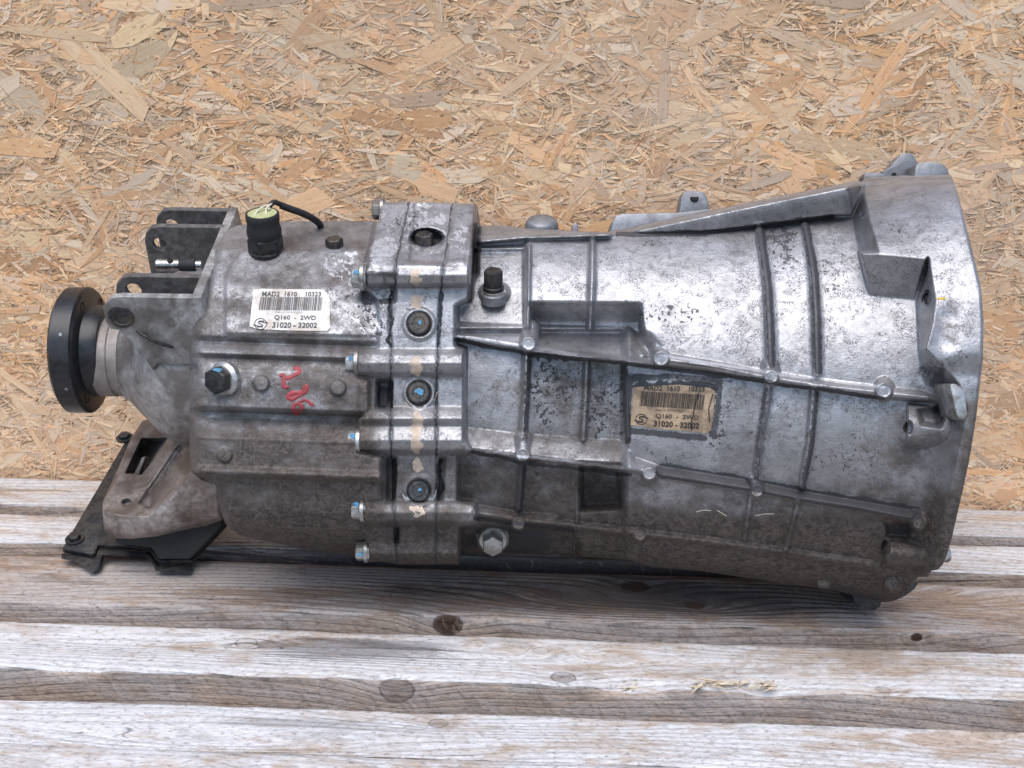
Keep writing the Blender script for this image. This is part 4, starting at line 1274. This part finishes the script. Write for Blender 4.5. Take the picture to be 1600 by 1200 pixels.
# ------------------------------------------------------------------ output end: flange, collar, tail
fc = LV(146, 547, 0)
AX = (1, 0, 0)
fl = lathe('output_flange', fc, AX, [(0, -19), (40, -19), (46.5, -18.7), (49, -16.5), (49.2, -2), (48, -.6), (46, 0), (38, 0.4), (36, 1.2), (34.5, 9), (33, 12.5), (31, 13)], gearbox, GLOSS, 96)
for k in range(6):
    a = R(38 + 60 * k)
    lathe('bolt_hole', fc + Vector((0.0003, .0405 * math.cos(a), .0405 * math.sin(a))), AX, [(4.0, -2), (4.0, .25), (3.3, .3), (3.2, -1), (0, -1)], fl, HOLE, 20)
for a, xo in ((R(12), -8), (R(-38), -7)):
    n = Vector((0, math.sin(a), math.cos(a)))
    lathe('grub_hole', fc + n * .0490 + Vector((xo / 1000, 0, 0)), n, [(1.3, -.5), (1.3, .3), (0, .3)], fl, GREYC, 12)
lathe('shaft_collar', LV(158, 556, 0), AX, [(30, 0), (31.5, 1), (31.8, 13), (30.8, 14.0), (30.6, 16), (31.8, 16.5), (32.2, 28)], gearbox, COLLAR, 72)
lathe('tail_housing', LV(202, 560, 0), AX, [(30, -.5), (33, 0), (34.5, 3), (38, 7), (47, 16), (56, 25), (63, 33), (67.5, 40), (69, 50), (69, 75)], gearbox, TAIL, 96, 60)

# ------------------------------------------------------------------ gear lever bracket: cross wall with four lugs
BT = R(35)
O = LV(305, 465, 104)
U = Vector((0, math.cos(BT), math.sin(BT))); D = Vector((0, math.sin(BT), -math.cos(BT)))
bpt = lambda x, u, d: O + Vector((x / 1000, 0, 0)) + U * (u / 1000) + D * (d / 1000)
br = empty('shift_bracket', Matrix.Identity(4)); br.parent = gearbox
br['label'] = 'cast bracket with four drilled lugs'
prism('cross_wall', [bpt(-3, 0, 0), bpt(4, 0, 0), bpt(10, -62, 0), bpt(-3, -62, 0)], D * 0.139, br, BRKT, 0.0012)


def lug_plate(outline, hc, hr, d0, th, m):
    """flat lug with a drilled hole; outline in (x, u) mm of the bracket"""
    n0 = 40
    angs = list(np.linspace(-math.pi, math.pi, n0, endpoint=False)) + [math.atan2(u - hc[1], x - hc[0]) for x, u in outline]
    angs = sorted(angs)
    def hit(a):
        dx, dy = math.cos(a), math.sin(a); best = None
        for i in range(len(outline)):
            x1, y1 = outline[i][0] - hc[0], outline[i][1] - hc[1]; x2, y2 = outline[(i + 1) % len(outline)][0] - hc[0], outline[(i + 1) % len(outline)][1] - hc[1]
            den = dx * (y2 - y1) - dy * (x2 - x1)
            if abs(den) < 1e-12: continue
            t = (x1 * (y2 - y1) - y1 * (x2 - x1)) / den; s = (x1 * dy - y1 * dx) / den
            if t > 0 and -1e-6 <= s <= 1 + 1e-6 and (best is None or t < best): best = t
        return hc[0] + dx * best, hc[1] + dy * best
    bm = bmesh.new(); rows = []
    for a in angs:
        ox, oy = hit(a); ix, iy = hc[0] + hr * math.cos(a), hc[1] + hr * math.sin(a)
        rows.append([bm.verts.new(bpt(ox, oy, d0)), bm.verts.new(bpt(ix, iy, d0)), bm.verts.new(bpt(ix, iy, d0 + th)), bm.verts.new(bpt(ox, oy, d0 + th))])
    k = len(rows)
    for i in range(k):
        a, b = rows[i], rows[(i + 1) % k]
        for q in range(4): bm.faces.new((a[q], b[q], b[(q + 1) % 4], a[(q + 1) % 4]))
    bmesh.ops.remove_doubles(bm, verts=bm.verts[:], dist=1e-6)
    bmesh.ops.recalc_face_normals(bm, faces=bm.faces[:])
    es = [e for e in bm.edges if len(e.link_faces) == 2 and e.calc_face_angle(0) > 0.9]
    bmesh.ops.bevel(bm, geom=es, offset=0.0006, segments=1, affect='EDGES')
    return bm_obj('lug', bm, br, m, 30)


f1 = [(-2, 0), (-52, 1), (-58, 0), (-63, -4), (-66, -9), (-66, -20), (-64, -26), (-58, -27), (-47, -44), (-50, -60), (-42, -66), (-36, -56), (-2, -56)]
lug_plate(f1, (-54.5, -16), 6.2, 0, 5.5, BRKT)
f2 = [(-2, 0), (-52, 1), (-58, 0), (-63, -5), (-65, -12), (-65, -50), (-2, -50)]
lug_plate(f2, (-52, -11), 5.6, 28, 5.5, BRKT_IN)
lug_plate([(x + 2, u) for x, u in f2], (-52, -14.5), 5.2, 104, 5.5, BRKT_IN)
lug_plate([(x + 4, u) for x, u in f2], (-49, -13), 5.2, 132, 5.5, BRKT_IN)
lathe('lug_eye', bpt(-54.5, -16, -0.6), D, [(6.3, 5), (6.6, -.4), (8.8, -.2), (9.6, 1.2)], br, DARKST, 28)
lathe('pin', bpt(-54.5, -17, 9), D, [(0, 0), (5.0, .4), (5.2, 1), (5.2, 18)], br, BLACK, 20)
tube('slot_shade', [LV(206, 511, 86), LV(225, 524, 88), LV(245, 535, 86), LV(270, 542, 80)], 1.3, br, BLACK, 10)  # thin black tube added to stand for a dark slot
lathe('dimple', LV(263, 543, 66), (0, .5, .85), [(5, -6), (5, 3.2), (4.4, 3.6), (3.6, 3.0), (0, 2.8)], br, BRKT, 24)
web = [(204, 512), (230, 520), (298, 478), (300, 566), (214, 562), (203, 570), (196, 556), (200, 545)]
rod = lathe('shift_rod', LV(244, 414, 44), AX, [(0, 0), (3.6, 0), (4.6, 1), (4.6, 17.5), (3.4, 17.5), (3.4, 34)], gearbox, CHROME, 30)
lathe('sleeve', LV(282, 414, 44), AX, [(4.7, 0), (4.9, .6), (4.9, 11), (4.2, 11.6)], rod, RUBBER, 30)
lathe('cross_hole', LV(266, 408, 47.5), (0, .6, .8), [(2.2, -2), (2.2, 1.2), (0, 1.2)], rod, HOLE, 16)

# ------------------------------------------------------------------ mounting arm and its black plate
ARM_OUT = [(222, 658), (240, 652), (262, 668), (300, 690), (330, 735), (345, 760), (348, 812), (320, 822), (290, 828), (245, 838), (205, 842), (176, 841), (163, 828), (160, 800), (161, 783), (180, 742), (206, 682)]
RDG = [(150, 792), (168, 801), (200, 806), (232, 806), (262, 782), (300, 741), (360, 733)]


def arm_z(x, y):
    yr = np.interp(x, [p[0] for p in RDG], [p[1] for p in RDG])
    zr = np.interp(x, [160, 300, 350], [2, 22, 26])
    up = np.clip(yr - y, 0, None); dn = np.clip(y - yr, 0, None)
    z = zr - up * 0.62 - 9 * (1 - np.exp(-up / 5)) * 0.5 - 0.0006 * dn ** 2 * 6
    inner = poly_sd(x, y, [(280, 694), (300, 700), (304, 735), (262, 776), (236, 796), (217, 786)])
    z = z - 9 * (1 - sst(inner, -4, 3))
    slot = poly_sd(x, y, [(222, 686), (261, 685), (221, 741), (197, 739)])
    z = z - 34 * (1 - sst(slot, -2.5, 1.5))
    z = z - 8 * (1 - sst(np.hypot((x - 198) / 8, (y - 785) / 5.5), .75, 1.1))
    sd = poly_sd(x, y, ARM_OUT)
    return z - 7 * np.clip(1 + sd / 9, 0, 1) ** 2 + (fbm(x / 14, y / 12, 77, 3) - .5) * 1.6


arm = relief('mount_arm', ARM_OUT, arm_z, 1.6, gearbox, ARM, 30)
slot_web = prism_px('slot_web', [(222, 714), (227, 714), (217, 741), (209, 741)], -42, 8, arm, ARM, .0006)
PN = Vector((0, math.cos(R(33)), math.sin(R(33)))); PP = LV(97, 857, -34)
CAMP = Vector((0, 0, DIST))


def on_plane(px, py, p=PP, n=PN):
    d = LV(px, py, 0) - CAMP
    return CAMP + d * ((p - CAMP).dot(n) / d.dot(n))


plate_pts = [(97, 857), (200, 682), (204, 679), (300, 690), (352, 812), (300, 876), (246, 876), (236, 862), (230, 855), (153, 851), (149, 863), (143, 866)]
mp = prism('mount_plate', [on_plane(*q) for q in plate_pts], -PN * 0.0045, gearbox, BLACK, 0.0008)
prism('front_lip', [on_plane(*q) + Vector((0, -.003, .002)) for q in ((97, 859), (150, 867), (154, 853), (231, 857), (247, 879), (299, 879), (297, 887), (244, 886), (238, 872), (228, 864), (161, 861), (155, 884), (144, 889), (133, 880), (119, 871), (97, 867))], (0, 0, -.008), mp, BLACK, 0.0006)
prism_px('rubber_block', [(176, 836), (300, 812), (346, 800), (346, 822), (318, 852), (296, 874), (248, 874), (236, 856), (182, 850)], -18, 40, mp, RUBBER, .002)
for px, py in ((117, 843), (195, 685)):
    c = on_plane(px, py)
    o = hex_prism('bolt', c, PN, 5.2, 0, 5.0, mp, BLACK, .3)
    lathe('washer', c, PN, [(7.6, 0), (7.6, 1.4), (5, 1.5)], mp, BLACK, 24)

# ------------------------------------------------------------------ pieces behind the top edge and at the bell rim
knob = lathe('breather_dome', LV(846, 374, 5), UPV, [(12.8, 0), (12.8, 12), (12.2, 14.5), (10.5, 16.5), (0, 17)], gearbox, GREYC, 36, 60)
prism_px('tab', [(893, 372), (894, 353), (898, 347), (903, 349), (905, 372)], 5, 14, gearbox, GREYC, .0012)
prism_px('top_block', [(952, 368), (957, 345), (963, 336), (974, 333), (1062, 331), (1110, 325), (1115, 345), (1000, 368)], -2, 40, gearbox, GREYC, .003)
tl_ = prism_px('top_lug', [(1060, 340), (1064, 308), (1068, 299), (1075, 297), (1100, 299), (1104, 306), (1112, 335)], -10, 22, gearbox, GREYC, .002)
lathe('bolt_hole', LV(1085, 309, -9.8), (0, .6, .8), [(3.4, -1), (3.4, .3), (0, .3)], tl_, HOLE, 20)
prism_px('rim_lug', [(1428, 282), (1431, 256), (1440, 253), (1466, 253), (1476, 257), (1482, 265), (1487, 282)], 8, 26, gearbox, GREYC, .002)
rl = prism_px('rim_lug', [(1378, 282), (1380, 270), (1376, 269), (1390, 262), (1404, 245), (1411, 239), (1424, 239), (1429, 245), (1436, 258), (1434, 282)], -16, 20, gearbox, GREYC, .0015)
lathe('bolt_hole', LV(1397, 273, -15.6), (0, 0, 1), [(1.8, -1), (1.8, .3), (0, .3)], rl, HOLE, 14)
prism_px('rim_lug', [(1348, 282), (1351, 271), (1357, 267), (1364, 270), (1372, 268), (1384, 272), (1386, 282)], -10, 16, gearbox, GREYC, .002)
prism_px('ear', [(1484, 602), (1488, 599), (1494, 600), (1507, 609), (1512, 646), (1508, 655), (1503, 657), (1496, 652)], float(zat(1498, 628)) + 13, 30, gearbox, ZINC, .0015)
prism_px('foot', [(1326, 916), (1330, 926), (1336, 944), (1342, 949), (1366, 954), (1376, 949), (1380, 936), (1384, 916)], 26, 44, gearbox, BLACK, .002)
prism_px('dust_shield', [(1380, 926), (1408, 916), (1420, 910), (1436, 910), (1430, 920), (1414, 932), (1396, 940), (1380, 942)], 10, 6, gearbox, DARKST, .001)
lathe('dowel', LV(1466, 867, 36), AX, [(5.6, -6), (5.6, 6.5), (4.8, 8.2), (0, 8.6)], gearbox, ZINC, 28)
# dark bores of the rim lugs
for px, py, a, r in ((1451, 466, (-.75, .1, .66), 4.6), (1421, 668, (-.8, .1, .6), 4.2), (1385, 857, (-.85, .1, .5), 4.6)):
    lathe('bolt_hole', LV(px, py, float(zat(px, py)) - .5), a, [(r, -3), (r, 1.2), (r * .8, 1.4), (r * .78, -1), (0, -1)], gearbox, DARKST, 24)
# a smear of yellow marker on the rim and two pale fibres stuck to the lower bell
ribbon('paint_mark', [(1464, 467), (1478, 466)], 4, .4, gearbox, mat_simple('yellow_paint', (.62, .42, .05), .6), .4, 9)
for k, pts in enumerate(([(1087, 800), (1100, 797), (1112, 798)], [(1120, 797), (1136, 807)], [(1180, 806), (1195, 803), (1210, 803)])):
    ribbon('fibre', pts, 1.4, .5, gearbox, WIRE, .3, k)
